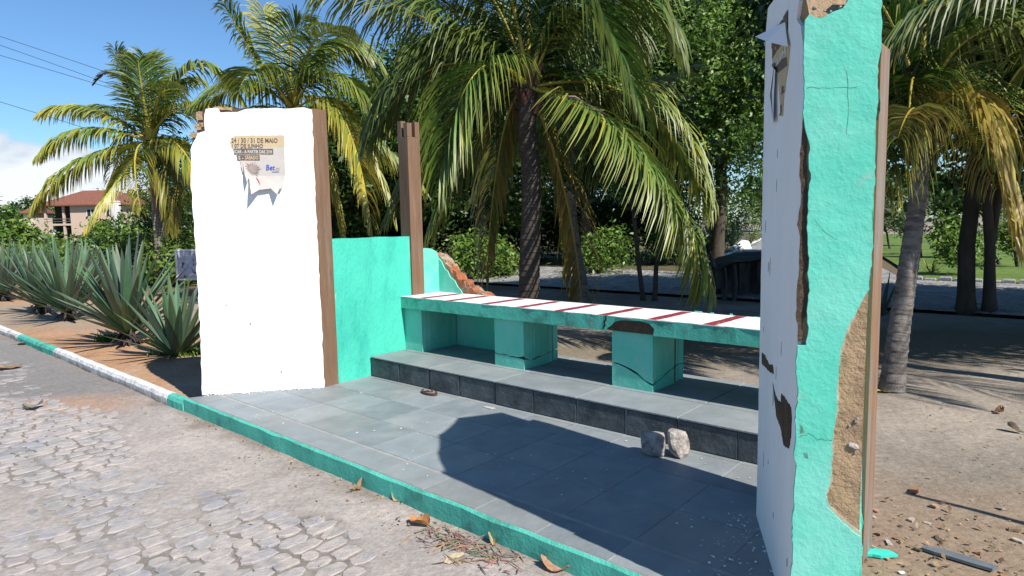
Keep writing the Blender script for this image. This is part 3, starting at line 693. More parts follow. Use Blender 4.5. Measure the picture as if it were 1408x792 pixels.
pier(1.293, 1.646, .452, .96, pw([(0, .315), (.06, .30), (.1, .325), (.2, .30), (.35, .295), (.36, .27), (.44, .255), (.6, .285), (.9, .30)]), pw([(0, .008), (.3, .012), (.36, .04), (.45, .02), (.6, .006), (.9, .008)]), 1.0)
pier(2.57, 2.93, .452, .97, pw([(0, .385), (.08, .375), (.2, .33), (.3, .26), (.36, .245), (.5, .275), (.62, .31), (.7, .325), (.95, .33)]), pw([(0, .01), (.15, .018), (.25, .03), (.34, .025), (.5, .014), (.95, .008)]), 1.6)
pier(3.75, 4.1, .452, .97, None, None)

# ------------------------------------------------------------------ posters
def text_mesh(body, size, place, ex, ey, mat_, parent, bold=.0, width=None, name='lettering', shear=0.):
    cu = bpy.data.curves.new(name, 'FONT'); cu.body = body; cu.size = size; cu.offset = bold; cu.shear = shear; cu.extrude = .0006; cu.resolution_u = 2
    ob = bpy.data.objects.new(name, cu); COL.objects.link(ob)
    me = bpy.data.meshes.new_from_object(ob); bpy.data.objects.remove(ob); bpy.data.curves.remove(cu)
    co = np.zeros(len(me.vertices) * 3, dtype=np.float32); me.vertices.foreach_get('co', co); co = co.reshape(-1, 3)
    if width: co[:, 0] = (co[:, 0] - co[:, 0].min()) * (width / max(1e-6, co[:, 0].max() - co[:, 0].min()))
    ex = np.array(ex); ey = np.array(ey); nz = np.cross(ex, ey); org = np.array(ORG[parent.name])
    W_ = np.array(place)[None] + co[:, :1] * ex + co[:, 1:2] * ey + co[:, 2:3] * nz - org
    me.vertices.foreach_set('co', W_.astype(np.float32).ravel()); me.update()
    me.materials.clear(); me.materials.append(M_[mat_])
    o = bpy.data.objects.new(name, me); COL.objects.link(o); o.parent = parent; ORG[o.name] = ORG[parent.name]; return o
rx = -WL.d                                                # reading direction on the left wall
def LP(u, v, off): a, z = WL.uv(u, v); return WL.P(a, z, off)
po = thing('torn_poster', LP(355, 225, 0), 'torn event poster with dates in brown letters on the sunlit white wall', 'poster')
out = [(323, 186.5), (391, 186), (391.5, 215), (392.5, 240), (391, 252), (388, 260), (384, 259), (378, 258), (368, 260), (358, 261), (350, 263), (345.5, 259), (343, 245), (340, 243), (334, 236), (330, 222), (326, 216), (323, 210), (319, 203), (316, 196), (318, 191)]
pp = jag([WL.uv(*p) for p in out], .02, .003, 4)
# paper grid: flat where stuck, lifting at the lower left
mb = MB(); zs = [p[1] for p in pp]; zmin, zmax = min(zs), max(zs); amin = min(p[0] for p in pp); amax = max(p[0] for p in pp)
def lift(a, z):
    l = max(0, (a - amin) / (amax - amin) - .5) * max(0, (zmax - z) / (zmax - zmin) - .45)
    b_ = max(0, (zmax - z) / (zmax - zmin) - .72)
    return .0035 + .75 * l * .35 + .35 * b_ ** 1.2 * .6
N = 18
for i in range(N):
    for j in range(N):
        a0 = amin + (amax - amin) * i / N; a1 = amin + (amax - amin) * (i + 1) / N; z0 = zmin + (zmax - zmin) * j / N; z1 = zmin + (zmax - zmin) * (j + 1) / N
        cell = [(a0, z0), (a1, z0), (a1, z1), (a0, z1)]
        # keep parts of the cell inside the outline: clip outline (any shape) by the convex cell
        c = clip(pp if sum(pp[k][0] * pp[(k + 1) % len(pp)][1] - pp[(k + 1) % len(pp)][0] * pp[k][1] for k in range(len(pp))) > 0 else pp[::-1], cell)
        if len(c) >= 3:
            cream = (z0 + z1) / 2 > zmax - .11; mb.m = 1 if cream else 0
            mb.add([WL.P(a, z, lift(a, z)) for a, z in c], [tuple(range(len(c)))])
mb.build('paper', ['paper', 'paper_cream'], po)
def ptext(body, u0, u1, v, h, mat_, bold=.0007, off=.0065, shear=0.):
    a0, z0 = WL.uv(u0, v); a1, _ = WL.uv(u1, v); _, zt = WL.uv(u0, v - h)
    text_mesh(body, (zt - z0) * 1.4, WL.P(a0, z0, off + lift((a0 + a1) / 2, z0) - .0035), rx, Z, mat_, po, bold, abs(a0 - a1), shear=shear)
def pbar(u0, u1, v0, v1, mat_, off=.005):
    a0, z0 = WL.uv(u0, v1); a1, z1 = WL.uv(u1, v0); mb = MB(); mb.prism(jag([(a0, z0), (a1, z0), (a1, z1), (a0, z1)], .03, .0015, 2), WL.p + WL.n * (off + lift((a0 + a1) / 2, z0) - .0035), WL.d, Z, WL.n * .0008); mb.build('print_bar', mat_, po)
ptext('24 / 30 / 31 DE MAIO', 318.5, 382, 196, 6.6, 'ink')
ptext('/ 07 DE JUNHO', 319, 362, 203.3, 5.8, 'ink')
pbar(322, 375.5, 204.6, 212.2, 'ink'); ptext('ICAR - A PARTIR DAS 21H', 322.5, 374, 211, 4.8, 'ink_white', .0008, .0075)
pbar(326.5, 357, 213.3, 220.6, 'ink'); ptext('S -', 328, 335, 219.4, 4.8, 'ink_white', .0008, .0075); ptext('SÁBADO', 337, 355.5, 219.4, 5.0, 'ink_cream', .0008, .0075)
ptext('Bet', 366, 378.5, 234, 7.6, 'ink_blue', .0012, .006, .15); ptext('o', 379, 385, 234, 5.2, 'ink_pale', .001, .006)
pbar(374, 384, 236, 237, 'ink_blue')
# a rayed round emblem
mb = MB(); ca, cz = WL.uv(348, 232.5); L0 = .006 + lift(ca, cz) - .001
for k in range(17):
    an = k * 2 * math.pi / 17 + .1; r0, r1 = .036, .062 + .02 * ((k * 7) % 3) / 2
    d1 = (math.cos(an), math.sin(an)); n1 = (-d1[1] * .006, d1[0] * .006)
    mb.prism([(ca + d1[0] * r0 + n1[0], cz + d1[1] * r0 + n1[1]), (ca + d1[0] * r0 - n1[0], cz + d1[1] * r0 - n1[1]), (ca + d1[0] * r1, cz + d1[1] * r1)], WL.p + WL.n * L0, WL.d, Z, WL.n * .0008)
mb.prism(jag([(ca + .036 * math.cos(x), cz + .036 * math.sin(x)) for x in lin(0, 5.9, 14)], .02, .002, 3), WL.p + WL.n * L0, WL.d, Z, WL.n * .0008)
mb.build('emblem', 'ink_grey', po)
mb = MB(); ca, cz = WL.uv(353, 250); pts = [(ca - .03 * math.sin(x * 1.5), cz + .04 - .07 * x) for x in lin(0, 1, 8)]
mb.tube([WL.P(a, z, lift(a, z) + .003) for a, z in pts], [.002, .004, .006, .006, .006, .006, .005, .003, .002], 5); mb.build('pink_mark', 'ink_red', po)
# hanging shreds that throw the pointed shadows
for tri in ([(334, 222), (343, 244), (342, 252), (338, 240)], [(345, 256), (358, 261), (349, 268)], [(372, 258), (386, 258), (383, 268)]):
    mb = MB(); v_ = [WL.uv(*p) for p in tri]; mb.add([WL.P(a, z, lift(a, z) + (.03 if i > 1 else .0)) for i, (a, z) in enumerate(v_)], [tuple(range(len(v_)))]); mb.build('paper_shred', 'paper', po)

def RP(u, v, off=0.): a, z = WR.uv(u, v); return WR.P(a, z, off)
pr2 = thing('torn_poster', RP(1075, 100), 'shredded poster remnant folded over on the shaded white face of the nearest wall', 'poster')
mb = MB()
mb.prism(jag([WR.uv(*p) for p in [(1062, 52), (1070, 34), (1083, 40), (1087, 62), (1084, 95), (1079, 125), (1077, 160), (1074, 158), (1072, 120), (1070, 90), (1063, 90)]], .02, .002, 3), WR.p + WR.n * .0005, WR.d, Z, WR.n * .0025); mb.build('paper', 'paper_cream', pr2)
mb = MB()   # folded flap standing off the wall
fl = [(RP(1081, 30, .004)), RP(1057, 49, .06), RP(1074, 56, .05), RP(1088, 64, .012)]
mb.add(fl, [(0, 1, 2), (0, 2, 3)])
cur = [(RP(1066, 90, .004)), RP(1071, 92, .02), RP(1069, 130, .03), RP(1070, 168, .02), RP(1063, 169, .012), RP(1064, 130, .008)]
mb.build('paper_flap', 'white_scuff', pr2); mb = MB(); mb.add(cur, [(0, 1, 2, 5), (5, 2, 3, 4)]); mb.build('paper_curl', 'white_scuff', pr2)
wx = WR.d
def rtext(body, u, v, u1, h, mat_, bold=.002, off=.004):
    a0, z0 = WR.uv(u, v); a1, _ = WR.uv(u1, v); _, zt = WR.uv(u, v - h)
    text_mesh(body, (zt - z0) * 1.4, WR.P(a0, z0, off), wx, Z, mat_, pr2, bold, abs(a1 - a0))
mb = MB(); mb.prism([WR.uv(*p) for p in [(1062.5, 88), (1083, 78), (1084, 90), (1071, 100), (1063, 92)]], WR.p + WR.n * .0032, WR.d, Z, WR.n * .0008); mb.build('print_bar', 'ink', pr2)
rtext('31 DE', 1062, 66, 1083, 12, 'ink', .006); rtext('DE J', 1063, 79, 1083, 12, 'ink', .006); rtext('21H', 1068, 92, 1082, 8, 'ink_white', .003, .0046)
rtext('R', 1076, 130, 1079.5, 10, 'ink'); rtext('J', 1073, 156, 1076, 9, 'ink')

# ------------------------------------------------------------------ palms
def nrm(a): return a / np.maximum(np.linalg.norm(a, axis=-1, keepdims=True), 1e-9)
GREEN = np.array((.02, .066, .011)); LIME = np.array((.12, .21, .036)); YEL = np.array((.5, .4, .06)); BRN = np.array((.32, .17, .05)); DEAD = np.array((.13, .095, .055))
def frond(parent, P0, P1, P2, leaf=.62, yel=.2, n=62, droop=.3, seed=0, thick=.026, wide=.019, brown=0., start=.1, ragged=.06, pull=(0, 0, -1.)):
    g = np.random.default_rng(seed); P0, P1, P2 = (np.array(p, float) for p in (P0, P1, P2)); n = int(n * 1.5); wide = wide * .74; leaf = leaf * 1.12; droop = droop * 1.25; thick = thick * 1.4
    bz = lambda t: (1 - t)[:, None] ** 2 * P0 + 2 * ((1 - t) * t)[:, None] * P1 + t[:, None] ** 2 * P2
    bt = lambda t: nrm(2 * (1 - t)[:, None] * (P1 - P0) + 2 * t[:, None] * (P2 - P1))
    Vs, Fs, Cs = [], [], []; k0 = 0
    # rachis: four-sided tapering tube
    t = np.linspace(0, 1, 26); p = bz(t); T = bt(t)
    up = np.array((0, 0, 1.)); side = np.cross(T, up); hor = np.cross(nrm(P2 - P0)[None], up)[0]
    sn = np.linalg.norm(side, axis=1, keepdims=True); side = nrm(np.where(sn < .2, hor[None] if np.linalg.norm(hor) > .05 else np.array([[1., 0, 0]]), side)); N = np.cross(side, T)
    r = (thick * (1 - .85 * t))[:, None]; flare = (1 + 1.6 * np.exp(-t * 14))[:, None]
    ring = np.stack([p + side * r * flare, p + N * r * .6, p - side * r * flare, p - N * r * .8], 1).reshape(-1, 3)
    i = np.arange(25)[:, None] * 4; j = np.arange(4)[None]; q = np.stack([i + j, i + (j + 1) % 4, i + 4 + (j + 1) % 4, i + 4 + j], -1).reshape(-1, 4)
    Vs.append(ring); Fs.append(q); rc = (YEL * 1.1 + LIME * .25) * (1 - brown) + BRN * brown; Cs.append(np.tile(rc * .8, (len(q), 1))); k0 += len(ring)
    for sg in (1, -1):
        t = np.clip(np.linspace(start, .995, n) + g.normal(0, .003, n), .02, 1); keep = g.random(n) > ragged; t = t[keep]; m_ = len(t)
        p = bz(t); T = bt(t); side = np.cross(T, up); sn = np.linalg.norm(side, axis=1, keepdims=True)
        side = nrm(np.where(sn < .2, hor[None] if np.linalg.norm(hor) > .05 else np.array([[1., 0, 0]]), side)); N = np.cross(side, T)
        x = (t - start) / (1 - start); L = leaf * (.45 + .55 * np.sin(np.pi * np.clip(x * .85 + .16, 0, 1))) * g.uniform(.85, 1.1, m_) * np.where(x > .93, .75, 1)
        al = np.radians(28 + 32 * x + g.normal(0, 3.5, m_))[:, None]
        d = nrm(side * sg * np.cos(al) + T * np.sin(al) + N * g.normal(.2, .07, m_)[:, None])
        gr = (droop * g.uniform(.8, 1.25, m_))[:, None]; dn = np.array(pull)
        pts = [p]; ds = [d]
        for k in range(4):
            pts.append(pts[-1] + d * (L / 4)[:, None]); d = nrm(d + dn * gr * (.8 + .35 * k)); ds.append(d)
        w = wide * g.uniform(.8, 1.2, m_)[:, None]; W = nrm(T - d * (T * d).sum(1, keepdims=True)); W = nrm(W + N * g.normal(0, .22, m_)[:, None])
        rows = []
        for k, ww in enumerate((.55, 1., .95, .65, .06)):
            rows += [pts[k] + W * w * ww, pts[k] - W * w * ww]
        V = np.stack(rows, 1).reshape(-1, 3); b = (np.arange(m_) * 10)[:, None] + k0
        q = np.concatenate([np.stack([b + 2 * k, b + 2 * k + 1, b + 2 * k + 3, b + 2 * k + 2], -1).reshape(m_, 1, 4) for k in range(4)], 1)
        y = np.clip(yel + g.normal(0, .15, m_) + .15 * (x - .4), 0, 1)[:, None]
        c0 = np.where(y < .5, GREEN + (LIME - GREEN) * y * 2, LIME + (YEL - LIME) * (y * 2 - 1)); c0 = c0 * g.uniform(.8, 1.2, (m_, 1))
        if brown: bb = np.clip(brown + g.normal(0, .2, (m_, 1)), 0, 1); c0 = c0 * (1 - bb) + (BRN if brown < .9 else DEAD) * bb
        cs = np.stack([c0, c0, c0 * .9 + YEL * .1, c0 * .75 + YEL * .25 * (.4 + yel)], 1).reshape(-1, 3)
        Vs.append(V); Fs.append(q.reshape(-1, 4)); Cs.append(cs); k0 += len(V)
    return quadmesh('frond', np.concatenate(Vs), np.concatenate(Fs), np.concatenate(Cs), 'frond', parent)
def afrond(parent, C, az, el, L, fall, **kw):
    """frond given by compass bearing, starting elevation, length and how far the tip falls"""
    a, e = R(az), R(el); h = Vector((math.sin(a), math.cos(a), 0)); P0 = C + h * .06
    return frond(parent, P0, P0 + (h * math.cos(e) + Z * math.sin(e)) * L * .55, P0 + h * L * (.35 + .6 * math.cos(e)) + Z * (L * math.sin(e) * .9 - fall), **kw)
def pfrond(parent, C, mid, tip, **kw):
    mid = at(*mid); tip = at(*tip); P0 = C + (mid - C).normalized() * .08
    return frond(parent, P0, mid * 2 - (P0 + tip) * .5, tip, **kw)
def trunk(parent, pts, r0, r1, mat_, flare=1.5, seed=1, ringh=.085):
    """ringed trunk along a curve of control points"""
    pts = [Vector(p) for p in pts]; L = sum((b - a).length for a, b in zip(pts, pts[1:])); n = int(L / (ringh / 5)); out = []; rad = []
    q = random.Random(seed); cum = [0]; jit = 0
    for a, b in zip(pts, pts[1:]): cum.append(cum[-1] + (b - a).length)
    for i in range(n + 1):
        d = L * i / n; k = min(len(pts) - 2, max(j for j in range(len(cum) - 1) if cum[j] <= d + 1e-6)); f = (d - cum[k]) / (cum[k + 1] - cum[k])
        p0, p1, p2, p3 = pts[max(k - 1, 0)], pts[k], pts[k + 1], pts[min(k + 2, len(pts) - 1)]
        p = ((p1 * 2) + (p2 - p0) * f + (p0 * 2 - p1 * 5 + p2 * 4 - p3) * f * f + (p1 * 3 - p0 - p2 * 3 + p3) * f ** 3) * .5
        out.append(p); u = i / n; r = r0 + (r1 - r0) * u; r *= 1 + (flare - 1) * math.exp(-u * L / .22); jit = q.uniform(-.012, .012) if i % 5 == 0 else jit; rad.append(r * (1 + .05 - .085 * ((i % 5) / 5) + jit))
    mb = MB(); mb.tube(out, rad, 28); return mb.build('trunk', mat_, parent)
def boots(parent, C, r, n, seed, mat_='dry', up=.5):
    """fibrous stubs of old frond bases round the top of the trunk"""
    q = random.Random(seed); mb = MB()
    for k in range(n):
        a = q.uniform(0, 6.28); z = q.uniform(-.45, .12); L = q.uniform(.12, .34)
        h = Vector((math.cos(a), math.sin(a), 0)); p = C + h * r + Z * z; e = p + h * L * .5 + Z * L * q.uniform(.3, 1)
        c = (.12 * q.uniform(.6, 1.3), .085 * q.uniform(.6, 1.2), .045)
        mb.tube([p, p.lerp(e, .5) + Z * .02, e], [.045, .035, .02], 5, col=c)
    return mb.build('frond_bases', mat_, parent)
PG = 'coconut palms in a row behind the shelter'
# the palm in the middle
MP = Vector((.232, 9.06, -.15)); MC = at(727, 118, 9.1)
p = thing('palm_tree', MP, 'dark trunked coconut palm right behind the middle of the bench', 'palm tree', PG)
trunk(p, [MP - Z * .1, Vector((.25, 9.06, .8)), Vector((.30, 9.08, 2.0)), Vector((.25, 9.1, 2.9)), MC], .155, .12, 'bark_dark', 1.35, 1)
boots(p, MC, .1, 26, 2)
Y = 9.1
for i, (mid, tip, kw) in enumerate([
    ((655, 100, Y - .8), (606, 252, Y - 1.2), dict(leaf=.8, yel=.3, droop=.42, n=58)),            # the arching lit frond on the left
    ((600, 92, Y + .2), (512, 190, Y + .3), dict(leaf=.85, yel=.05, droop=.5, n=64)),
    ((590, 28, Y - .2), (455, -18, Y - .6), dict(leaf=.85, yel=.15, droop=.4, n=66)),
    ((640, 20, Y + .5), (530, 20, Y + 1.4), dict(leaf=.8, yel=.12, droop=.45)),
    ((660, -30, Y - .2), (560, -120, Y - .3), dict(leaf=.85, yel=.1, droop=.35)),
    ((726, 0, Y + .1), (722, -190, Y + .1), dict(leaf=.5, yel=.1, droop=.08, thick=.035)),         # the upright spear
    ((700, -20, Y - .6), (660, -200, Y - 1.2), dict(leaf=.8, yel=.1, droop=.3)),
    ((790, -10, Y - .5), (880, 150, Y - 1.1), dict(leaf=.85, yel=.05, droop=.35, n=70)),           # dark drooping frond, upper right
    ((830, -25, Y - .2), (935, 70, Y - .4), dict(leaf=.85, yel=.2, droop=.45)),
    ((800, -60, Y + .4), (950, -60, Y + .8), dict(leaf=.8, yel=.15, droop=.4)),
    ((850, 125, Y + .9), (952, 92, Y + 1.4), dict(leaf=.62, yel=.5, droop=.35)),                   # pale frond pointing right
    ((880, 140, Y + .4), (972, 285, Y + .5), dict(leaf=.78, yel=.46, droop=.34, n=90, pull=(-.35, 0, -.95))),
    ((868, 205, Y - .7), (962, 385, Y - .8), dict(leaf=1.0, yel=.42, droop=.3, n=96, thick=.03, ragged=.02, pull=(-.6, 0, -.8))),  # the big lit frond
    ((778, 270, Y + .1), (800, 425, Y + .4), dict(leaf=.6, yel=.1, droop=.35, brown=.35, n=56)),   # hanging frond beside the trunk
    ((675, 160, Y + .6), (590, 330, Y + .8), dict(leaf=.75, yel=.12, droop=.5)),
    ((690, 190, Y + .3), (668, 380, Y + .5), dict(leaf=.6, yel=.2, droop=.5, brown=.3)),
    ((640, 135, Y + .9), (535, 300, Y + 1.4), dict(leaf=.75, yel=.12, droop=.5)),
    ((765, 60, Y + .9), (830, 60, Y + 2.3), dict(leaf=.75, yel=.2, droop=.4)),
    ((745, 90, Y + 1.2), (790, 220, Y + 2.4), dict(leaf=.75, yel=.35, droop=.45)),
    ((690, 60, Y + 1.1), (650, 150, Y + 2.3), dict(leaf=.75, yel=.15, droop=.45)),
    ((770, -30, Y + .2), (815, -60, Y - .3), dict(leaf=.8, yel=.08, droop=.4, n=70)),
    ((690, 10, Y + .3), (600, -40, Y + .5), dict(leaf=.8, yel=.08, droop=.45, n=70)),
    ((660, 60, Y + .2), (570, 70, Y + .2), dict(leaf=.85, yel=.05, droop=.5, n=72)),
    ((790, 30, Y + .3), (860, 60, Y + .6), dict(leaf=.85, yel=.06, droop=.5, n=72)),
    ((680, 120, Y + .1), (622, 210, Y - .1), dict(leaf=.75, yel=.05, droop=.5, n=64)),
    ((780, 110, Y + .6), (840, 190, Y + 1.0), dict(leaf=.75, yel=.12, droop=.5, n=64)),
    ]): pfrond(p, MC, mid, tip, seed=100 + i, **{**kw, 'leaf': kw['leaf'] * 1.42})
mb = MB(); mb.tube([at(755, 132, Y - .2), at(790, 134, Y - .3), at(832, 157, Y - .35)], [.03, .022, .01], 6, col=(.3, .22, .2)); mb.build('old_stalk', 'dry', p)
# the palm on the right
RB = Vector((3.599, 6.009, -.16)); RC = at(1270, 172, 6.25)
p = thing('palm_tree', RB, 'coconut palm with grey ringed leaning trunk standing on the sand right of the shelter', 'palm tree', PG)
trunk(p, [RB - Z * .1, Vector((3.66, 6.03, .35)), at(1250, 360, 6.12), at(1262, 270, 6.2), RC], .098, .068, 'bark', 1.5, 4)
boots(p, RC, .08, 22, 5)
Y = 6.25
for i, (mid, tip, kw) in enumerate([
    ((1335, 148, Y - .3), (1398, 330, Y - .5), dict(leaf=.66, yel=.9, droop=.4, brown=.45, n=70)),
    ((1345, 130, Y + .5), (1440, 250, Y + .9), dict(leaf=.7, yel=.5, droop=.5)),
    ((1322, 60, Y - .2), (1440, 30, Y - .4), dict(leaf=.7, yel=.3, droop=.45)),
    ((1300, 30, Y + .2), (1380, -90, Y + .3), dict(leaf=.7, yel=.15, droop=.35)),
    ((1270, 40, Y), (1275, -120, Y - .1), dict(leaf=.6, yel=.1, droop=.12)),
    ((1235, 50, Y + .1), (1180, -40, Y + .2), dict(leaf=.7, yel=.2, droop=.4)),
    ((1215, 120, Y + .5), (1150, 180, Y + .8), dict(leaf=.7, yel=.3, droop=.45)),
    ((1240, 130, Y + 1.0), (1200, 140, Y + 2.1), dict(leaf=.7, yel=.3, droop=.4)),
    ((1290, 110, Y + 1.1), (1330, 120, Y + 2.4), dict(leaf=.7, yel=.35, droop=.4)),
    ((1255, 150, Y - .9), (1235, 190, Y - 1.5), dict(leaf=.5, yel=.3, droop=.5, brown=.3)),
    ((1236, 105, Y - .2), (1216, 265, Y - .4), dict(leaf=.7, yel=.4, droop=.5, brown=.2)),
    ((1255, 110, Y - .6), (1248, 250, Y - 1.0), dict(leaf=.6, yel=.3, droop=.5)),
    ((1320, 170, Y + .8), (1370, 260, Y + 1.4), dict(leaf=.6, yel=.7, droop=.45, brown=.4)),
    ]): pfrond(p, RC, mid, tip, seed=200 + i, **{**dict(n=60, wide=.016), **kw, 'leaf': kw['leaf'] * 1.2})
mb = MB()
for k in range(5): mb.tube([RC + Vector((.02 * k - .03, -.05, 0)), at(1272 + k * 3, 148 - k, Y - .1), at(1276 + k * 4, 140 + 6 * k, Y - .18)], [.02, .016, .006], 6, col=(.5, .22, .06))
mb.build('flower_stalk', 'dry', p)
# the palm beyond the right edge whose fronds hang into the picture
XB = Vector((6.3, 5.0, -.16)); XC = Vector((6.1, 5.1, 3.3))
p = thing('palm_tree', XB, 'coconut palm whose long dark fronds hang in from the top right corner', 'palm tree', PG)
trunk(p, [XB - Z * .1, Vector((6.3, 5.0, 1)), Vector((6.15, 5.05, 2.3)), XC], .13, .09, 'bark', 1.4, 6); boots(p, XC, .08, 18, 7)
for i, (mid, tip, kw) in enumerate([  # first two fronds darker green: tree shade put into the leaf colour
    ((1335, -10, 5.5), (1232, 130, 5.8), dict(leaf=.8, yel=.05, droop=.45, n=76)),
    ((1410, -20, 6.0), (1300, 70, 6.6), dict(leaf=.7, yel=.05, droop=.45, n=66)),
    ((1440, 60, 6.2), (1372, 215, 6.6), dict(leaf=.6, yel=.35, droop=.4, n=60)),
    ]): pfrond(p, XC, mid, tip, seed=300 + i, wide=.016, **kw)
for k in range(9): afrond(p, XC, 20 + k * 23, 25 + 20 * (k % 3), 2.6, 1.5 + .3 * (k % 2), seed=320 + k, leaf=.7, n=46, droop=.45)
# the palm behind the white wall
PB2 = S(-6.8, 3.2, -.15); PC2 = at(402, 150, PB2.y)
p = thing('palm_tree', PB2, 'yellow green coconut palm rising behind the tall white wall', 'palm tree', PG)
trunk(p, [PB2 - Z * .1, PB2.lerp(PC2, .5) + B * .1, PC2], .15, .11, 'bark', 1.4, 8); boots(p, PC2, .1, 18, 9)
Y = PB2.y
for i, (mid, tip, kw) in enumerate([
    ((350, 78, Y), (308, 2, Y - .3), dict(leaf=.7, yel=.2, droop=.3)), ((378, 70, Y + .2), (362, 12, Y + .4), dict(leaf=.6, yel=.65, droop=.2)),
    ((400, 70, Y - .2), (412, 30, Y - .3), dict(leaf=.7, yel=.25, droop=.25)), ((440, 75, Y + .4), (500, 78, Y + .8), dict(leaf=.8, yel=.3, droop=.4)),
    ((455, 105, Y - .3), (528, 170, Y - .4), dict(leaf=.85, yel=.4, droop=.4)), ((470, 160, Y - .5), (512, 325, Y - .8), dict(leaf=.75, yel=.72, droop=.35, n=68)),
    ((480, 180, Y + .3), (540, 300, Y + .5), dict(leaf=.8, yel=.62, droop=.4)), ((460, 60, Y + .8), (530, 120, Y + 1.6), dict(leaf=.8, yel=.3, droop=.4)),
    ((430, 60, Y - .7), (470, 40, Y - 1.6), dict(leaf=.75, yel=.4, droop=.35)), ((340, 120, Y + .2), (270, 150, Y + .4), dict(leaf=.75, yel=.3, droop=.4)),
    ((345, 170, Y + .5), (290, 260, Y + .8), dict(leaf=.75, yel=.5, droop=.4)), ((440, 210, Y + .2), (470, 330, Y + .3), dict(leaf=.7, yel=.7, droop=.4, brown=.2)),
    ((500, 190, Y + .8), (580, 260, Y + 1.4), dict(leaf=.8, yel=.45, droop=.4)), ((420, 90, Y + 1.2), (440, 110, Y + 2.5), dict(leaf=.8, yel=.3, droop=.4)),
    ((360, 100, Y - .9), (330, 120, Y - 1.8), dict(leaf=.75, yel=.35, droop=.4)),
    ]): pfrond(p, PC2, mid, tip, seed=400 + i, **{**dict(n=58, wide=.026), **kw, 'leaf': kw['leaf'] * 1.2, 'yel': kw['yel'] * .85 + .12})
# the palm at the far left
PB1 = gz(222, 395, -.15); PC1 = at(207, 195, PB1.y); Y = PB1.y
p = thing('palm_tree', PB1, 'coconut palm with yellowing arched fronds over the agaves at the left', 'palm tree', PG)
trunk(p, [PB1 - Z * .1, at(219, 320, Y), PC1], .165, .125, 'bark', 1.3, 10); boots(p, PC1, .12, 20, 11)
for i, (mid, tip, kw) in enumerate([
    ((183, 130, Y), (158, 68, Y - .3), dict(yel=.15, droop=.25)), ((205, 120, Y + .2), (200, 80, Y + .3), dict(yel=.2, droop=.15)), ((196, 130, Y - .5), (190, 84, Y - .8), dict(yel=.2, droop=.2)),
    ((265, 92, Y + .2), (332, 140, Y + .3), dict(yel=.32, droop=.5, leaf=1.0)), ((128, 152, Y), (58, 158, Y - .2), dict(yel=.6, droop=.4)), ((120, 180, Y - .3), (54, 217, Y - .5), dict(yel=.5, droop=.55)),
    ((110, 226, Y - .2), (46, 290, Y - .3), dict(yel=.55, droop=.6, leaf=1.0)), ((168, 240, Y - .8), (122, 312, Y - 1.3), dict(yel=.7, droop=.5)), ((186, 215, Y - 1.0), (194, 290, Y - 1.7), dict(yel=.68, droop=.45)),
    ((250, 205, Y - .5), (285, 285, Y - .8), dict(yel=.65, droop=.55, leaf=1.0)), ((245, 150, Y - .4), (318, 148, Y - .6), dict(yel=.55, droop=.4)), ((235, 125, Y + .6), (270, 110, Y + 1.4), dict(yel=.3, droop=.45)),
    ((160, 150, Y + .6), (110, 160, Y + 1.5), dict(yel=.3, droop=.45)), ((220, 130, Y - .9), (235, 115, Y - 2.0), dict(yel=.4, droop=.4)), ((180, 190, Y + .8), (150, 250, Y + 1.6), dict(yel=.4, droop=.5)),
    ((230, 200, Y + .8), (255, 270, Y + 1.5), dict(yel=.4, droop=.5)), ((228, 240, Y - .2), (232, 320, Y - .2), dict(yel=.35, droop=.5, brown=.3)),
    ((165, 108, Y + .2), (128, 116, Y + .2), dict(yel=.3, droop=.1, brown=.95, leaf=.25)),
    ]): pfrond(p, PC1, mid, tip, seed=500 + i, **{**dict(n=56, wide=.034, leaf=.9, thick=.045), **kw, 'yel': kw['yel'] * .9 + .1})
# a younger palm behind the middle one
YB = Vector((1.62, 14.2, -.15)); YC = at(788, 205, 14.2); Y = 14.2
p = thing('palm_tree', YB, 'smaller yellowish palm with a pale trunk partly hidden behind the dark trunked palm', 'palm tree', PG)
trunk(p, [YB - Z * .1, at(786, 300, 14.2), YC], .13, .11, 'bark', 1.3, 12)
for k in range(13): afrond(p, YC, k * 27.7 + 8, 20 + 22 * (k % 3), 2.5, 1.7 + .25 * (k % 2), seed=600 + k, leaf=.75, n=44, droop=.45, yel=.35 + .25 * (k % 3 == 0), wide=.026)

# ------------------------------------------------------------------ broad-leaved trees and bushes
def leafcloud(seed, clumps, per, size, sig, cols, flat=.0):
    """leaf-sized rhombs around clump centres: clumps = [(centre, spread)]"""
    g = np.random.default_rng(seed); C = np.array([c for c, _ in clumps]); sp = np.array([s for _, s in clumps]); n = len(C) * per
    idx = np.repeat(np.arange(len(C)), per); off = g.normal(0, 1, (n, 3)); off *= (sp[idx] * sig)[:, None] * np.array([1, 1, .75]); P = C[idx] + off
    ctr = C.mean(0); outw = nrm(P - ctr); nr = nrm(outw * .5 + np.array((0, 0, .6)) + g.normal(0, .65, (n, 3)))
    a = nrm(np.cross(nr, g.normal(0, 1, (n, 3)))); b = np.cross(nr, a); s = (size * g.uniform(.6, 1.3, n))[:, None]
    V = np.stack([P - a * s, P + b * s * .42 + nr * s * .1, P + a * s, P - b * s * .42 + nr * s * .1], 1).reshape(-1, 3); Fq = np.arange(n * 4).reshape(-1, 4)
    cl = np.array(cols); ci = g.random(len(C)); m_ = np.clip(ci[idx] + g.normal(0, .22, n), 0, 1)[:, None]
    c = cl[0] + (cl[1] - cl[0]) * m_; y = (g.random(n) < .05)[:, None]; c = np.where(y, c * .5 + np.array((.2, .17, .03)) * .5, c) * g.uniform(.8, 1.2, (n, 1))
    return V, Fq, c
DK = ((.02, .05, .008), (.055, .115, .016)); MD = ((.05, .115, .014), (.16, .26, .04)); LT = ((.08, .14, .022), (.17, .25, .045)); GY = ((.09, .13, .06), (.15, .2, .09))
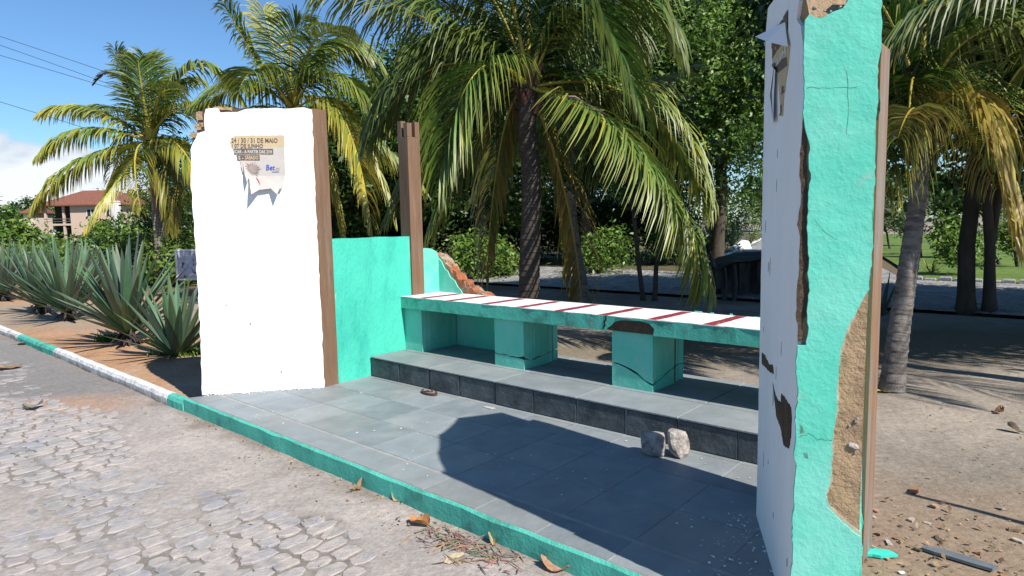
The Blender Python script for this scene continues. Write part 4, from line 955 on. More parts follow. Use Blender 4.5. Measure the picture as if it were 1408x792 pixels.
def crown_clumps(q, c, rad, n, seed, lumps=7):
    """clump centres over a lumpy ellipsoid shell with gaps"""
    L = [Vector((q.gauss(0, 1), q.gauss(0, 1), q.gauss(0, 1))).normalized() for _ in range(lumps)]; out = []
    while len(out) < n:
        d = Vector((q.gauss(0, 1), q.gauss(0, 1), q.gauss(0, 1))).normalized()
        k = .72 + .38 * max(l.dot(d) for l in L) ** 3 + .16 * mnoise.noise(d * 2.3 + Vector((seed, 0, 0)))
        if mnoise.noise(d * 3.1 + Vector((0, seed, 5))) < -.32: continue
        r = k * (q.random() ** .4)
        if d.z < -.5 and q.random() < .5: continue
        out.append((Vector(c) + Vector((d.x * rad[0], d.y * rad[1], d.z * rad[2])) * r, q.uniform(.7, 1.25)))
    return out
def tree(label, base, c, rad, n, per, size, cols, seed, trunks=1, tr=.16, group='broad-leaved trees behind the shelter', sig=.36, spread=.35, name='leafy_tree', loc=None):
    q = random.Random(seed); base = Vector(base); c = Vector(c)
    root = thing(name, base, label, 'tree', group); cl = crown_clumps(q, c, rad, n, seed)
    V, Fq, col = leafcloud(seed, cl, per, size, sig, cols)
    for k in range(trunks):
        mb = MB(); a = k * 2.4 + seed; b0 = base + Vector((math.cos(a), math.sin(a), 0)) * (spread * .3 if trunks > 1 else 0) - Z * .1
        f = base + Vector((math.cos(a) * spread, math.sin(a) * spread, (c.z - rad[2] * .55 - base.z)))
        if f.z < base.z + .4: f.z = base.z + .4
        m1 = b0.lerp(f, .35) + Vector((q.uniform(-.08, .08), q.uniform(-.08, .08), 0)); m2 = b0.lerp(f, .7) + Vector((q.uniform(-.12, .12), q.uniform(-.12, .12), 0))
        rr = tr * (1 if trunks == 1 else .8); mb.tube([b0, b0.lerp(m1, .3), m1, m2, f], [rr * 1.5, rr * 1.1, rr, rr * .9, rr * .8], 9)
        for j in range(7):
            t_, s_ = q.choice(cl); p1 = f.lerp(t_, .5) + Vector((q.uniform(-.2, .2), q.uniform(-.2, .2), q.uniform(0, .3))) * rad[0] * .3
            mb.tube([f - Z * .05, p1, t_], [rr * .6, rr * .35, rr * .08], 6)
        mb.build('trunk', 'treebark', root, smooth=True)
    quadmesh('crown', V, Fq, col, 'leaf', root); return root
def bush(label, base, rad, n, per, size, cols, seed, group='bushes in the undergrowth', lift=.85):
    q = random.Random(seed); base = Vector(base); c = base + Z * rad[2] * lift; root = thing('bush', base, label, 'bush', group)
    cl = [(p_, s) for p_, s in crown_clumps(q, c, rad, n, seed, 5) if p_.z > base.z + .05]
    V, Fq, col = leafcloud(seed, cl, per, size, .3 if rad[0] > .8 else .15, cols); V[:, 2] = np.maximum(V[:, 2], base.z + .01); quadmesh('foliage', V, Fq, col, 'leaf', root)
    mb = MB()
    for j in range(5): t_, s_ = q.choice(cl); mb.tube([base - Z * .05 + Vector((q.uniform(-.1, .1), q.uniform(-.1, .1), 0)), base.lerp(t_, .5) + Vector((q.uniform(-.1, .1), 0, 0)), t_], [.03, .02, .008], 5)
    mb.build('stems', 'treebark', root); return root
def on(u, Y, z=-.13): p = at(u, 400, Y); return Vector((p.x, Y, z))
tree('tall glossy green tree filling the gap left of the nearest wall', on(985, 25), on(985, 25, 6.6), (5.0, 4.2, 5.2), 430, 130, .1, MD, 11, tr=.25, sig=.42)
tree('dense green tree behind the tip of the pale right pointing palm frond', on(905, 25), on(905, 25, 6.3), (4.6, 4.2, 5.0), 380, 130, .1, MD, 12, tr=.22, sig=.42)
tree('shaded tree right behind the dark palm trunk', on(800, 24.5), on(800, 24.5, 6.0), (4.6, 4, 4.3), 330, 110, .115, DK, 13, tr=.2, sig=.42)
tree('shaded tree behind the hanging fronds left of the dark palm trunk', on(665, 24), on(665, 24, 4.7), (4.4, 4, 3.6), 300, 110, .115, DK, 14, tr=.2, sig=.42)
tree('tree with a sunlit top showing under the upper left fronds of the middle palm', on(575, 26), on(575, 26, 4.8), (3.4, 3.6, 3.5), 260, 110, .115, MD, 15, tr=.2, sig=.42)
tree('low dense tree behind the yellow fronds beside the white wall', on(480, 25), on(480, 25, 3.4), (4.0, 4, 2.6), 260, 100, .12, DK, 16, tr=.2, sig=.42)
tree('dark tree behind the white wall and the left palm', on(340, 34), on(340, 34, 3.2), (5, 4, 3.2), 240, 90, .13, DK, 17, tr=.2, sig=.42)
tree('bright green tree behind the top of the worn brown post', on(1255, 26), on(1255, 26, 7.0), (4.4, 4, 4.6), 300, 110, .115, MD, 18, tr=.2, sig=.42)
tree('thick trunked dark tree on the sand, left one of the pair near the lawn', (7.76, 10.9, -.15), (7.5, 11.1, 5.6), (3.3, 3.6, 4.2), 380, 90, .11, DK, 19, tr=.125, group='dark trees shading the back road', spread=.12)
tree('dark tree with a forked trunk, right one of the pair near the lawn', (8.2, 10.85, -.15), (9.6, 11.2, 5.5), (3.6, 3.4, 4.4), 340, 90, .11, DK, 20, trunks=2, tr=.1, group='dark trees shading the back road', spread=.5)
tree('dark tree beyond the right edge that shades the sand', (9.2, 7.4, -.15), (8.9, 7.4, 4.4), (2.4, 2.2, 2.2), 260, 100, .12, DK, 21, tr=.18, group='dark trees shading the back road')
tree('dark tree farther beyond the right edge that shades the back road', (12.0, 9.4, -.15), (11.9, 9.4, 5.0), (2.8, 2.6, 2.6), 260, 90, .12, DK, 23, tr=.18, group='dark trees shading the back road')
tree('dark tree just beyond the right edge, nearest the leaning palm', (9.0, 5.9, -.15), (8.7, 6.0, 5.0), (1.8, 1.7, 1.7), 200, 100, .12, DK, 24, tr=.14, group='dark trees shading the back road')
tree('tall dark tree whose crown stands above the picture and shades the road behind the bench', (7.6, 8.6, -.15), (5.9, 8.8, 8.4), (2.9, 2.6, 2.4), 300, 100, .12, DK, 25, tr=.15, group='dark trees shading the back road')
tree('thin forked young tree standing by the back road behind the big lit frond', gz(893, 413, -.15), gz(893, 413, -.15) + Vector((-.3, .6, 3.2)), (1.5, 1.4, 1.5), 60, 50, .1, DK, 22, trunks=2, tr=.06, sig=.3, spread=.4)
# undergrowth between the back road and the wood
q = random.Random(40)
labels_c = ['leafy bush beside the brick ruin, lit at the top', 'bush with pale sunlit leaves just left of the palm trunk', 'bush right of the hanging frond',
            'rounded bush at the bend of the lane', 'green bush behind the three distant agaves', 'bright bush left of the nearest wall above the lane']
for i, (u, Y, r_, h, cols) in enumerate([(655, 19.6, .9, .75, MD), (690, 20.6, .6, .5, LT), (825, 20.9, .9, .75, MD), (930, 24, 1.0, .9, DK), (985, 33, 2.0, 1.6, MD), (1030, 42, 2.4, 2.0, LT)]):
    bush(labels_c[i], on(u, Y), (r_, r_, h), 46, 48, .085, cols, 50 + i)
# thicket of tall bushes filling the shade under the wood
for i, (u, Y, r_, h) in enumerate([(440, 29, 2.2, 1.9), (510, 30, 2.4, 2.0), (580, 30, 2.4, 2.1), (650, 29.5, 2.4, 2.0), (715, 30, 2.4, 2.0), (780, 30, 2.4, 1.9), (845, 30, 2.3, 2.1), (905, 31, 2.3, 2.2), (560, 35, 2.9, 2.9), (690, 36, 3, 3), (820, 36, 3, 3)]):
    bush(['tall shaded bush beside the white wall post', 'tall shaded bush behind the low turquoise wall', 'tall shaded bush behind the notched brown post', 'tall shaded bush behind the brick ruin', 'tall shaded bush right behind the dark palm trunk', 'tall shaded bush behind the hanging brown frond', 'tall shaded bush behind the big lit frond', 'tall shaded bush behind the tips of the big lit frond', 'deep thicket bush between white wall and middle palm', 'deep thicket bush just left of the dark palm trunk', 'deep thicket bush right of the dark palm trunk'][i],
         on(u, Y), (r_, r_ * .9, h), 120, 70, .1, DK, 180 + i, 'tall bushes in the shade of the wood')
# left background
labels_l = ['bright green bush right of the left palm trunk', 'green bush between the concrete post and the palm trunk', 'dark bush behind the left palm trunk', 'wide low bush in front of the pink house', 'low green bush left of the pink house',
            'yellow green bush at the left edge', 'leafy bush just left of the white wall', 'bush behind the second agave from the wall', 'dense bush right below the yellow drooping frond', 'bright hedge bush under the white rail']
for i, (u, Y, r_, h, cols) in enumerate([(245, 19.5, 1.2, .85, LT), (190, 24, 1.6, 1.3, MD), (225, 26, 2.2, 2.2, DK), (95, 42, 3.0, .55, MD), (45, 36, 2.0, .95, MD), (8, 33, 2.0, 1.7, MD), (262, 23, 1.6, 2.2, DK), (165, 21, 1.2, .7, LT), (140, 27, 1.5, .8, MD), (60, 29, 2.4, .42, MD)]):
    bush(labels_l[i], on(u, Y), (r_, r_, h), 56, 46, .1 if Y < 30 else .15, cols, 70 + i, 'bushes at the left behind the agaves')
bush('rounded bush hiding the right half of the pink house', on(150, 56), (2.2, 2, 1.35), 60, 50, .2, MD, 88, 'bushes at the left behind the agaves')
# distant tree line and the small trees of the lawn
for i, (u, Y, r_, h) in enumerate([(-60, 150, 16, 9), (20, 170, 15, 8), (60, 160, 14, 9.5), (190, 140, 16, 10), (300, 120, 14, 9), (1180, 95, 10, 8), (1250, 110, 12, 9), (1330, 100, 11, 8), (1420, 105, 12, 9), (1080, 90, 10, 8)]):
    lab = ['far tree at the left edge below the cloud', 'far low tree left of the pink house', 'far tree just above the small annex roof', 'far tree behind the concrete post', 'far tree behind the white wall', 'far tree hidden behind the nearest wall', 'far tree beyond the lawn beside the leaning palm trunk', 'far tree beyond the lawn between palm and dark trunks', 'far tree at the right edge beyond the lawn', 'far tree beyond the lane'][i]
    b_ = on(u, Y); tree(lab, b_, b_ + Z * h * .55, (r_ * .6, r_ * .5, h * .5), 120, 36, .5, DK, 90 + i, tr=.3, group='far trees on the horizon', sig=.9)
for i, (u, Y, w, h, cols, lab) in enumerate([(1222, 33, 1.1, 2.6, GY, 'round grey green young tree at the far side of the lawn'), (1243, 36, 1.0, 2.4, GY, 'second grey green young tree on the lawn, beside the palm trunk'), (1200, 36, 1.1, 2.6, GY, 'grey green young tree on the lawn hidden by the brown post'),
        (1317, 17.6, .42, 1.1, MD, 'small dark sapling near the lawn edge left of the thick trunk'), (1301, 25, .6, 1.5, MD, 'slim young tree on the lawn behind the sapling'), (1375, 21, .55, 1.5, LT, 'bushy yellow green sapling right of the forked trunk'), (1398, 20, .6, 1.5, LT, 'yellow green sapling at the right edge of the lawn')]):
    b_ = on(u, Y, -.12); tree(lab, b_, b_ + Z * h * .68, (w, w, h * .4), 36, 40, .1 if Y > 22 else .07, cols, 110 + i, tr=.05, group='young trees on the lawn', sig=.24)
# small spiky plant on the lawn
def spiky(name, label, cat, base, n, L, w, col, seed, group=None, spread=1.0, base_h=.0, dead=0):
    """rosette of stiff pointed leaves"""
    q = random.Random(seed); base = Vector(base); root = thing(name, base, label, cat, group); mb = MB()
    for k in range(n):
        f = (k + .5) / n; a = k * 2.39996 + q.uniform(-.2, .2); el = R(84 - 64 * f ** .9 * spread + q.uniform(-7, 7)); l = L * q.uniform(.82, 1.05) * (1 - .12 * f)
        h = Vector((math.cos(a), math.sin(a), 0)); d = h * math.cos(el) + Z * math.sin(el); sd = Vector((-h.y, h.x, 0)); nn = sd.cross(d) * -1
        p0 = base + Z * (base_h * (1 - .4 * f)) + h * .05; c = tuple(x * q.uniform(.8, 1.2) for x in col); rows = []
        sag = q.uniform(-.02, .10) * f
        for j, (u, ww, fold) in enumerate([(0, .6, .3), (.18, .85, .3), (.42, 1., .25), (.7, .72, .2), (.9, .34, .12), (1., .03, 0)]):
            m_ = p0 + d * l * u - Z * sag * l * u * u; e = sd * w * ww
            rows += [m_ - e + nn * fold * w * ww * 1.4, m_, m_ + e + nn * fold * w * ww * 1.4]
        fs = []
        for j in range(5): fs += [(j * 3, j * 3 + 1, j * 3 + 4, j * 3 + 3), (j * 3 + 1, j * 3 + 2, j * 3 + 5, j * 3 + 4)]
        mb.add(rows, fs, c)
        mb.v += []; 
    mb.build('leaves', 'agave', root)
    if dead:
        mb = MB()
        for k in range(dead):
            a = q.uniform(0, 6.28); z = q.uniform(.02, base_h); h = Vector((math.cos(a), math.sin(a), 0)); sd = Vector((-h.y, h.x, 0)); l = q.uniform(.16, .3); p0 = base + Z * z + h * .05
            t_ = p0 + h * l * .75 - Z * min(z, l * q.uniform(.2, .7)); c = tuple(x * q.uniform(.6, 1.3) for x in (.06, .05, .04)); w_ = .025
            mb.add([p0 - sd * w_, p0 + sd * w_, p0.lerp(t_, .5) + sd * w_ + Z * .03, p0.lerp(t_, .5) - sd * w_ + Z * .03, t_], [(0, 1, 2, 3), (3, 2, 4)], c)
        mb.tube([base - Z * .05, base + Z * base_h], [.11, .09], 8, col=(.05, .04, .035)); mb.build('dry_base', 'dry', root)
    return root
AG = (.085, .14, .082); AGR = 'agaves in a row along the kerb'
for i, (u, v, n, L, lab) in enumerate([(243, 489, 38, 1.12, 'blue green agave rosette nearest the white wall, grass at its foot'), (177, 474, 58, 1.42, 'large agave with long leaves, second from the white wall'), (94, 441, 58, 1.35, 'agave third from the white wall behind the turquoise length of kerb'),
        (57, 431, 58, 1.3, 'agave fourth from the white wall'), (6, 414, 58, 1.35, 'agave at the left edge of the picture'), (-48, 405, 40, 1.35, 'agave just beyond the left edge of the picture')]):
    b_ = gz(u, v, -.11); spiky('agave', lab, 'agave', b_, n, L, .053, AG, 130 + i, AGR, .95, .0 if i == 0 else .26, 0 if i == 0 else 46)
for i, (u, v, lab) in enumerate([(120, 410, 'agave in the back row behind the third rosette'), (35, 398, 'agave in the back row near the left edge')]):
    spiky('agave', lab, 'agave', gz(u, v, -.1), 40, 1.3, .052, AG, 140 + i, AGR, .95, .2, 30)
for i, (u, v, lab) in enumerate([(974, 349, 'leftmost of the three distant agaves by the lane'), (991, 345, 'middle one of the three distant agaves by the lane'), (1007, 343, 'rightmost of the three distant agaves next to the white rock')]):
    spiky('agave', lab, 'agave', gz(u, v, -.13), 30, 1.45, .055, AG, 145 + i, 'agaves along the lane', .85, .3, 24)
spiky('spiky_plant', 'small yellow green spiky plant on the mown lawn', 'plant', on(1279, 18.5, -.12), 16, .5, .02, (.2, .24, .04), 150)
spiky('spiky_plant', 'dark pointed plant at the foot of the leaning palm trunk by the back road', 'plant', on(1213, 10.6, -.13), 9, .75, .03, (.05, .08, .05), 151)

# ------------------------------------------------------------------ grass, debris, small things
def tuft(label, base, rad, n, h, seed, group):
    g = np.random.default_rng(seed); base = Vector(base); P = g.normal(0, 1, (n, 2)) * rad * .5; a = g.uniform(0, 6.28, n); L = h * g.uniform(.5, 1.2, n); e = g.uniform(.2, 1.0, n)
    d = np.stack([np.cos(a) * e, np.sin(a) * e, np.ones(n)], 1); d = nrm(d); s = np.stack([-np.sin(a), np.cos(a), np.zeros(n)], 1) * .007; p = np.stack([P[:, 0] + base.x, P[:, 1] + base.y, np.full(n, base.z)], 1)
    m_ = p + d * (L * .6)[:, None]; t_ = m_ + nrm(d + np.stack([np.cos(a), np.sin(a), -.4 + 0 * a], 1) * .6) * (L * .5)[:, None]
    V = np.stack([p - s, p + s, m_ + s * 1.3, m_ - s * 1.3, t_ + s * .1, t_ - s * .1], 1).reshape(-1, 3); b = (np.arange(n) * 6)[:, None]
    Fq = np.concatenate([np.concatenate([b, b + 1, b + 2, b + 3], 1), np.concatenate([b + 3, b + 2, b + 4, b + 5], 1)]); c = np.array((.08, .15, .022)) * g.uniform(.6, 1.5, (n, 1)); c = np.concatenate([c, c])
    o = quadmesh('grass_tuft', V, Fq, c, 'grassb', None, base); tag(o, label, 'grass tuft', group)
for i, (u, v, r_, n, lab) in enumerate([(262, 487, .22, 420, 'bright grass tuft at the foot of the white wall under the agave'), (236, 486, .2, 200, 'grass under the nearest agave, left of the brightest tuft'), (150, 468, .16, 200, 'grass tuft on the orange soil left of the second agave')]):
    tuft(lab, gz(u, v, -.112), r_, n, .11, 160 + i, 'grass tufts along the agaves')
def flakes(name, pts, size, cols, mat_, seed, h=.004, tilt=.35):
    g = np.random.default_rng(seed); P = np.array(pts); n = len(P); a = g.uniform(0, 6.28, n); s = size * g.uniform(.4, 1.5, n); ar = g.uniform(.3, .9, n)
    ex = np.stack([np.cos(a), np.sin(a), g.normal(0, tilt, n)], 1) * s[:, None]; ey = np.stack([-np.sin(a), np.cos(a), g.normal(0, tilt, n)], 1) * (s * ar)[:, None]
    P[:, 2] += h + np.abs(ex[:, 2]) + np.abs(ey[:, 2])
    V = np.stack([P - ex, P - ey * .8 + ex * .1, P + ex * .9, P + ey], 1).reshape(-1, 3); cl = np.array(cols); c = cl[g.integers(0, len(cl), n)] * g.uniform(.7, 1.3, (n, 1))
    o = quadmesh(name, V, np.arange(n * 4).reshape(-1, 4), c, mat_, None, tuple(P[0])); tag(o, None, None, None, 'stuff'); return o
g = np.random.default_rng(5)
LIT = [(.28, .16, .08), (.2, .12, .07), (.35, .24, .13), (.12, .08, .05), (.4, .3, .2)]
pts = [S(4.9 + g.normal(0, .8), -.6 + g.normal(0, .5), -.147) for _ in range(900)] + [S(g.uniform(3.5, 9), g.uniform(-1.3, 6), -.147) for _ in range(700)]
o = flakes('leaf_litter', pts, .014, LIT, 'dry', 6); o['label'] = 'dry leaf litter and crumbs scattered on the sand right of the shelter'; o['category'] = 'leaf litter'
pts = [S(g.uniform(-.4, 4.8), -1.58 - abs(g.normal(0, .1)), -.133) for _ in range(700)] + [S(3.05 + g.normal(0, .22), -1.70 + g.normal(0, .06), -.13) for _ in range(260)] + [S(g.uniform(-9, 3), -1.7 - abs(g.normal(0, 1.1)), -.125) for _ in range(350)]
o = flakes('road_litter', pts, .009, LIT, 'dry', 7); o['label'] = 'crumbs of dry leaves along the foot of the platform and on the road'; o['category'] = 'leaf litter'
# a swept heap of twigs at the platform
mb = MB(); q = random.Random(60)
for k in range(130):
    c = S(3.08 + q.gauss(0, .17), -1.70 + q.gauss(0, .05), -.128 + q.uniform(0, .02)); a = q.gauss(.3, .8); d = B * math.cos(a) + D * math.sin(a) + Z * q.uniform(-.15, .2); L = q.uniform(.015, .075)
    mb.tube([c - d * L, c + Vector((0, 0, .004)), c + d * L], [.002, .0035, .0015], 4, col=(.34 * q.uniform(.5, 1.3), .24 * q.uniform(.5, 1.3), .16))
o = mb.build('twig_heap', 'dry', None, S(3.08, -1.7, -.13)); tag(o, 'loose heap of dry twigs and stalks at the foot of the turquoise platform face', 'twigs', None, 'stuff')
WP = [(.75, .75, .74), (.7, .72, .72)]
pts = [S(-.3 + g.normal(0, .3), -1.0 + g.normal(0, .22), .0) for _ in range(0)]
for _ in range(330):
    a = g.uniform(0, 1); w = WL.P(a * 1.05, .001, abs(g.normal(0, .035)) + .004); pts.append(w)
for _ in range(150):
    a = g.uniform(0.0, 1); w = WR.P(a * 1.0, .001, abs(g.normal(0, .14)) + .004); pts.append(w)
for _ in range(110): pts.append(S(g.uniform(0, 4), g.uniform(-1.5, -.05), .001))
o = flakes('paint_flakes', pts, .0085, WP, 'dry', 8, .002, .12); o['label'] = 'white paint flakes fallen on the slate tiles'; o['category'] = 'paint flakes'
o.data.materials.clear(); o.data.materials.append(mat('paint_flake', (.7, .7, .7), .8, .05, 5, attr=True))
# dry leaves one can make out
def dry_leaf(label, p, L, az, curl, seed, c=(.36, .2, .08)):
    q = random.Random(seed); mb = MB(); p = Vector(p); d = Vector((math.cos(az), math.sin(az), 0)); s = Vector((-d.y, d.x, 0)); N = 9; vs = []
    for i in range(N):
        u = i / (N - 1); w = L * .34 * math.sin(math.pi * min(1, u * .93 + .05)) ** .7
        for j in range(5):
            y = (j - 2) / 2; vs.append(p + d * L * (u - .5) + s * w * y + Z * (.006 + curl * L * (abs(y) ** 1.5 * (.5 + .5 * math.sin(u * 5 + seed)) + .6 * u * u) + q.uniform(0, .006)))
    fs = [(i * 5 + j, i * 5 + j + 1, (i + 1) * 5 + j + 1, (i + 1) * 5 + j) for i in range(N - 1) for j in range(4)]
    for f in fs: mb.add([vs[i] for i in f], [(0, 1, 2, 3)], tuple(x * q.uniform(.85, 1.15) for x in c))
    e = p - d * L * .5; mb.tube([e + Z * .012, e - d * L * .3 + s * .01 + Z * .012, e - d * L * .5 + s * .03 + Z * .004], [.003, .002, .002], 4, col=(.12, .08, .05))
    o = mb.build('dry_leaf', 'dry', None, p); tag(o, label, 'dry leaf', 'dry leaves by the platform')
for i, (u, v, L, az, curl, c, lab) in enumerate([(577, 722, .13, 2.6, .35, (.42, .2, .07), 'curled orange brown leaf at the foot of the platform, left of the twig heap'), (768, 784, .17, 2.9, .3, (.4, .24, .15), 'large pale brown leaf at the bottom edge by the platform'), (492, 674, .08, 1.0, .5, (.34, .22, .12), 'small curled leaf by the platform, farthest left of the larger leaves'),
        (546, 688, .09, 2.2, .4, (.4, .3, .18), 'straw coloured curled leaf between the two orange leaves by the platform'), (625, 771, .11, .6, .1, (.5, .38, .26), 'pale flat leaf in front of the twig heap'), (678, 748, .07, 1.7, .7, (.5, .35, .2), 'upright pale leaf at the right of the twig heap'),
        (36, 474, .2, .4, .15, (.16, .1, .08), 'dark leaf on the tarmac below the turquoise length of kerb'), (10, 507, .3, .6, .12, (.3, .18, .1), 'brown leaf on the road at the left edge'), (46, 561, .16, .5, .3, (.25, .2, .15), 'curled leaf on the dark tarmac patch at the left'), (1374, 567, .09, .6, .3, (.2, .1, .06), 'dark leaf on the sand right of the leaning palm'),
        (1395, 593, .1, 2.0, .4, (.14, .1, .07), 'crumpled dark leaf near the right edge on the sand')]):
    dry_leaf(lab, gz(u, v, -.145 if u > 1000 else -.128), L, az, curl, 170 + i, c)
# yellow leaf under the right palm, teal chip, slate strip, brick crumbs
dry_leaf('yellow fallen leaf at the foot of the leaning palm', gz(1218, 538, -.147), .2, .2, .06, 190, (.6, .45, .12))
mb = MB(); c = gz(1202, 763, -.147); mb.prism(jag([(-.1, -.01), (.02, -.035), (.1, -.01), (.07, .025), (-.05, .03)], .03, .005, 3), c + Z * .004, Vector((.97, -.25, .03)), Vector((.25, .97, .05)), Z * .014); o = mb.build('paint_chip', 'scrap_teal', None, c); tag(o, 'turquoise chip of plaster lying on the ground beside the nearest wall', 'plaster chip')
mb = MB(); a, b_ = gz(1268, 755, -.147), gz(1366, 784, -.147); d = (b_ - a).normalized(); n_ = Vector((-d.y, d.x, 0)); mb.prism(jag([(0, -.025), (.12, -.03), ((b_ - a).length, -.03), ((b_ - a).length + .01, .02), (.1, .03), (.01, .01)], .06, .004, 2), a + Z * .005, d, n_, Z * .014); o = mb.build('slate_strip', 'slab_grey', None, a); tag(o, 'long grey strip of broken slate lying on the ground at the bottom right', 'slate strip')
q = random.Random(70); BL = 'brick and clay crumbs beside the nearest wall'
spots = [(1258, 676, .05, 'largest pale brick lump near the shadow line right of the nearest wall'), (1203, 703, .03, 'orange brick bit next to the worn post foot'), (1253, 716, .03, 'orange brick bit left of centre of the debris'), (1275, 720, .025, 'curled orange bit among the debris'), (1208, 735, .03, 'brown brick bit behind the turquoise chip'), (1222, 747, .03, 'grey lump above the turquoise chip'), (1395, 730, .04, 'flat orange tile bit at the right edge'), (1400, 745, .04, 'red brick bit at the right edge'), (1360, 745, .02, 'small brown bit above the slate strip'), (1345, 762, .022, 'tiny orange bit beside the slate strip end'), (1290, 742, .03, 'dark lump above the slate strip'), (1262, 757, .025, 'dark crumb at the left end of the slate strip'), (1240, 788, .02, 'white crumb at the bottom edge'), (1285, 697, .035, 'flat straw coloured bit below the largest brick lump'), (1375, 700, .03, 'orange crumb right of the shadow line')]
for i, (u, v, s_, lab) in enumerate(spots):
    s_ *= .75; c = gz(u, v, -.147); mb = MB(); k = q.choice([(.3, .15, .09), (.33, .19, .13), (.24, .16, .11), (.36, .31, .26)])
    if 'white' in lab: k = (.6, .58, .55)
    if 'dark' in lab: k = (.1, .08, .06)
    if 'grey' in lab: k = (.35, .33, .3)
    a = q.uniform(0, 3); d = Vector((math.cos(a), math.sin(a), q.uniform(-.2, .2))); n_ = Vector((-math.sin(a), math.cos(a), q.uniform(-.2, .2)))
    mb.prism(jag([(-s_, -s_ * .5), (s_ * .8, -s_ * .6), (s_, s_ * .4), (-s_ * .7, s_ * .6)], s_ * .5, s_ * .15, i), c + Z * .002, d, n_, Z * s_ * q.uniform(.2, .5), col=k)
    o = mb.build('brick_fragment', 'orange', None, c); tag(o, lab, 'brick fragment', BL)
for i in range(8):
    c = S(4.7 + q.gauss(.4, .35), -.55 + q.gauss(0, .25), -.147); s_ = q.uniform(.008, .018); mb = MB(); a = q.uniform(0, 3); d = Vector((math.cos(a), math.sin(a), .1)); n_ = Vector((-math.sin(a), math.cos(a), -.1))
    mb.prism(jag([(-s_, -s_ * .5), (s_ * .8, -s_ * .6), (s_, s_ * .4), (-s_ * .7, s_ * .6)], s_ * .5, s_ * .15, i), c, d, n_, Z * s_ * .6, col=q.choice([(.38, .15, .07), (.4, .22, .14), (.4, .34, .28)]))
    o = mb.build('brick_fragment', 'orange', None, c); tag(o, 'tiny clay crumb on the trodden soil beside the nearest wall', 'brick fragment', BL)
# two broken stones on the platform
def stone(label, p, sx, sy, sz, seed, az, cut=None):
    q = random.Random(seed); import bmesh
    bm = bmesh.new(); bmesh.ops.create_icosphere(bm, subdivisions=3, radius=1)
    planes = [Vector((q.gauss(0, 1), q.gauss(0, 1), q.gauss(0, .8))).normalized() for _ in range(9)] + [Vector((0, 0, -1)), Vector((.1, 0, 1)).normalized(), Vector((1, .1, .1)).normalized(), Vector((-1, .2, .05)).normalized(), Vector((.1, -1, .15)).normalized()]
    for v in bm.verts:
        d = v.co.normalized(); k = min([.74 / max(.01, d.dot(n)) for n in planes if d.dot(n) > .01] + [1.1]); v.co = d * min(k, 1.12) * (1 + .035 * mnoise.noise(d * 5 + Vector((seed, 0, 0))))
    zmin = min(v.co.z for v in bm.verts); ca, sa = math.cos(az), math.sin(az)
    for v in bm.verts: x, y, z = v.co.x * sx, v.co.y * sy, (v.co.z - zmin) * sz; v.co = Vector((x * ca - y * sa, x * sa + y * ca, z))
    me = bpy.data.meshes.new('stone'); bm.to_mesh(me); bm.free(); me.materials.append(M_['stone']); o = bpy.data.objects.new('stone', me); COL.objects.link(o); o.location = p; tag(o, label, 'stone', 'broken stones on the platform')
stone('left one of two pinkish grey stones on the platform, the wider one', gz(898, 626, .001), .105, .07, .105, 3, -.4)
stone('right one of two pinkish grey stones on the platform, the narrower one', gz(931, 627, .001), .082, .07, .115, 5, .5)
# worn flip-flop lying by the step
c = gz(590, 541, .001); root = thing('sandal', c, 'worn dark brown sandal lying flat by the step', 'sandal')
def sole(k, z, mat_, th, name):
    mb = MB(); pts = []
    for i in range(26):
        a = 2 * math.pi * i / 26; x = math.cos(a) * .118 * k; y = math.sin(a) * (.047 - .010 * math.cos(a * 2 + .5) + .006 * math.cos(a)) * k; pts.append((x, y))
    mb.prism(pts, c + Z * z, (B * .97 + D * -.22).normalized(), (D * .97 + B * .22).normalized(), Z * th); return mb.build(name, mat_, root)
sole(1, .0, 'sandal', .02, 'sole'); sole(.72, .0195, 'sandal2', .003, 'insole')
mb = MB(); e1 = (B * .97 + D * -.22).normalized(); e2 = (D * .97 + B * .22).normalized()
for sg in (1, -1): mb.tube([c + e1 * .06 + Z * .022, c + e1 * .03 + e2 * .022 * sg + Z * .034, c + e1 * -.03 + e2 * .044 * sg + Z * .02], [.005, .008, .006], 6)
mb.build('strap', 'sandal', root)
c = gz(672, 560.5, .002); mb = MB(); mb.prism(jag([(-.055, -.015), (.05, -.02), (.06, .02), (-.04, .018)], .03, .004, 2), c, B, D, Z * .003); o = mb.build('paper_scrap', 'paper', None, c); tag(o, 'small white scrap of paper on the tiles at the tip of the shadow', 'paper scrap')
c = gz(212, 572, -.128); mb = MB(); mb.prism(jag([(-.04, -.02), (.04, -.015), (.03, .025), (-.03, .02)], .02, .005, 5), c, B, D, Z * .004); o = mb.build('paper_scrap', 'paper', None, c); tag(o, 'small white scrap of paper on the road near the corner of the platform', 'paper scrap')
# unseen upright pole, put in for the thin shadow across the right foreground
pb = Vector((3.62, 2.3, -.15)); root = thing('wooden_pole', pb, 'thin knotty wooden pole stuck in the sand, throwing the thin dark shadow', 'pole')
mb = MB(); mb.tube([pb - Z * .1, pb + Z * .7 + Vector((.01, 0, 0)), pb + Z * 1.3, pb + Z * 1.36, pb + Z * 1.9], [.032, .03, .03, .026, .02], 8); mb.tube([pb + Z * 1.1 + Vector((.05, 0, 0)), pb + Z * 1.2 + Vector((.03, 0, 0))], [.035, .03], 7); mb.build('shaft', 'old_wood', root)

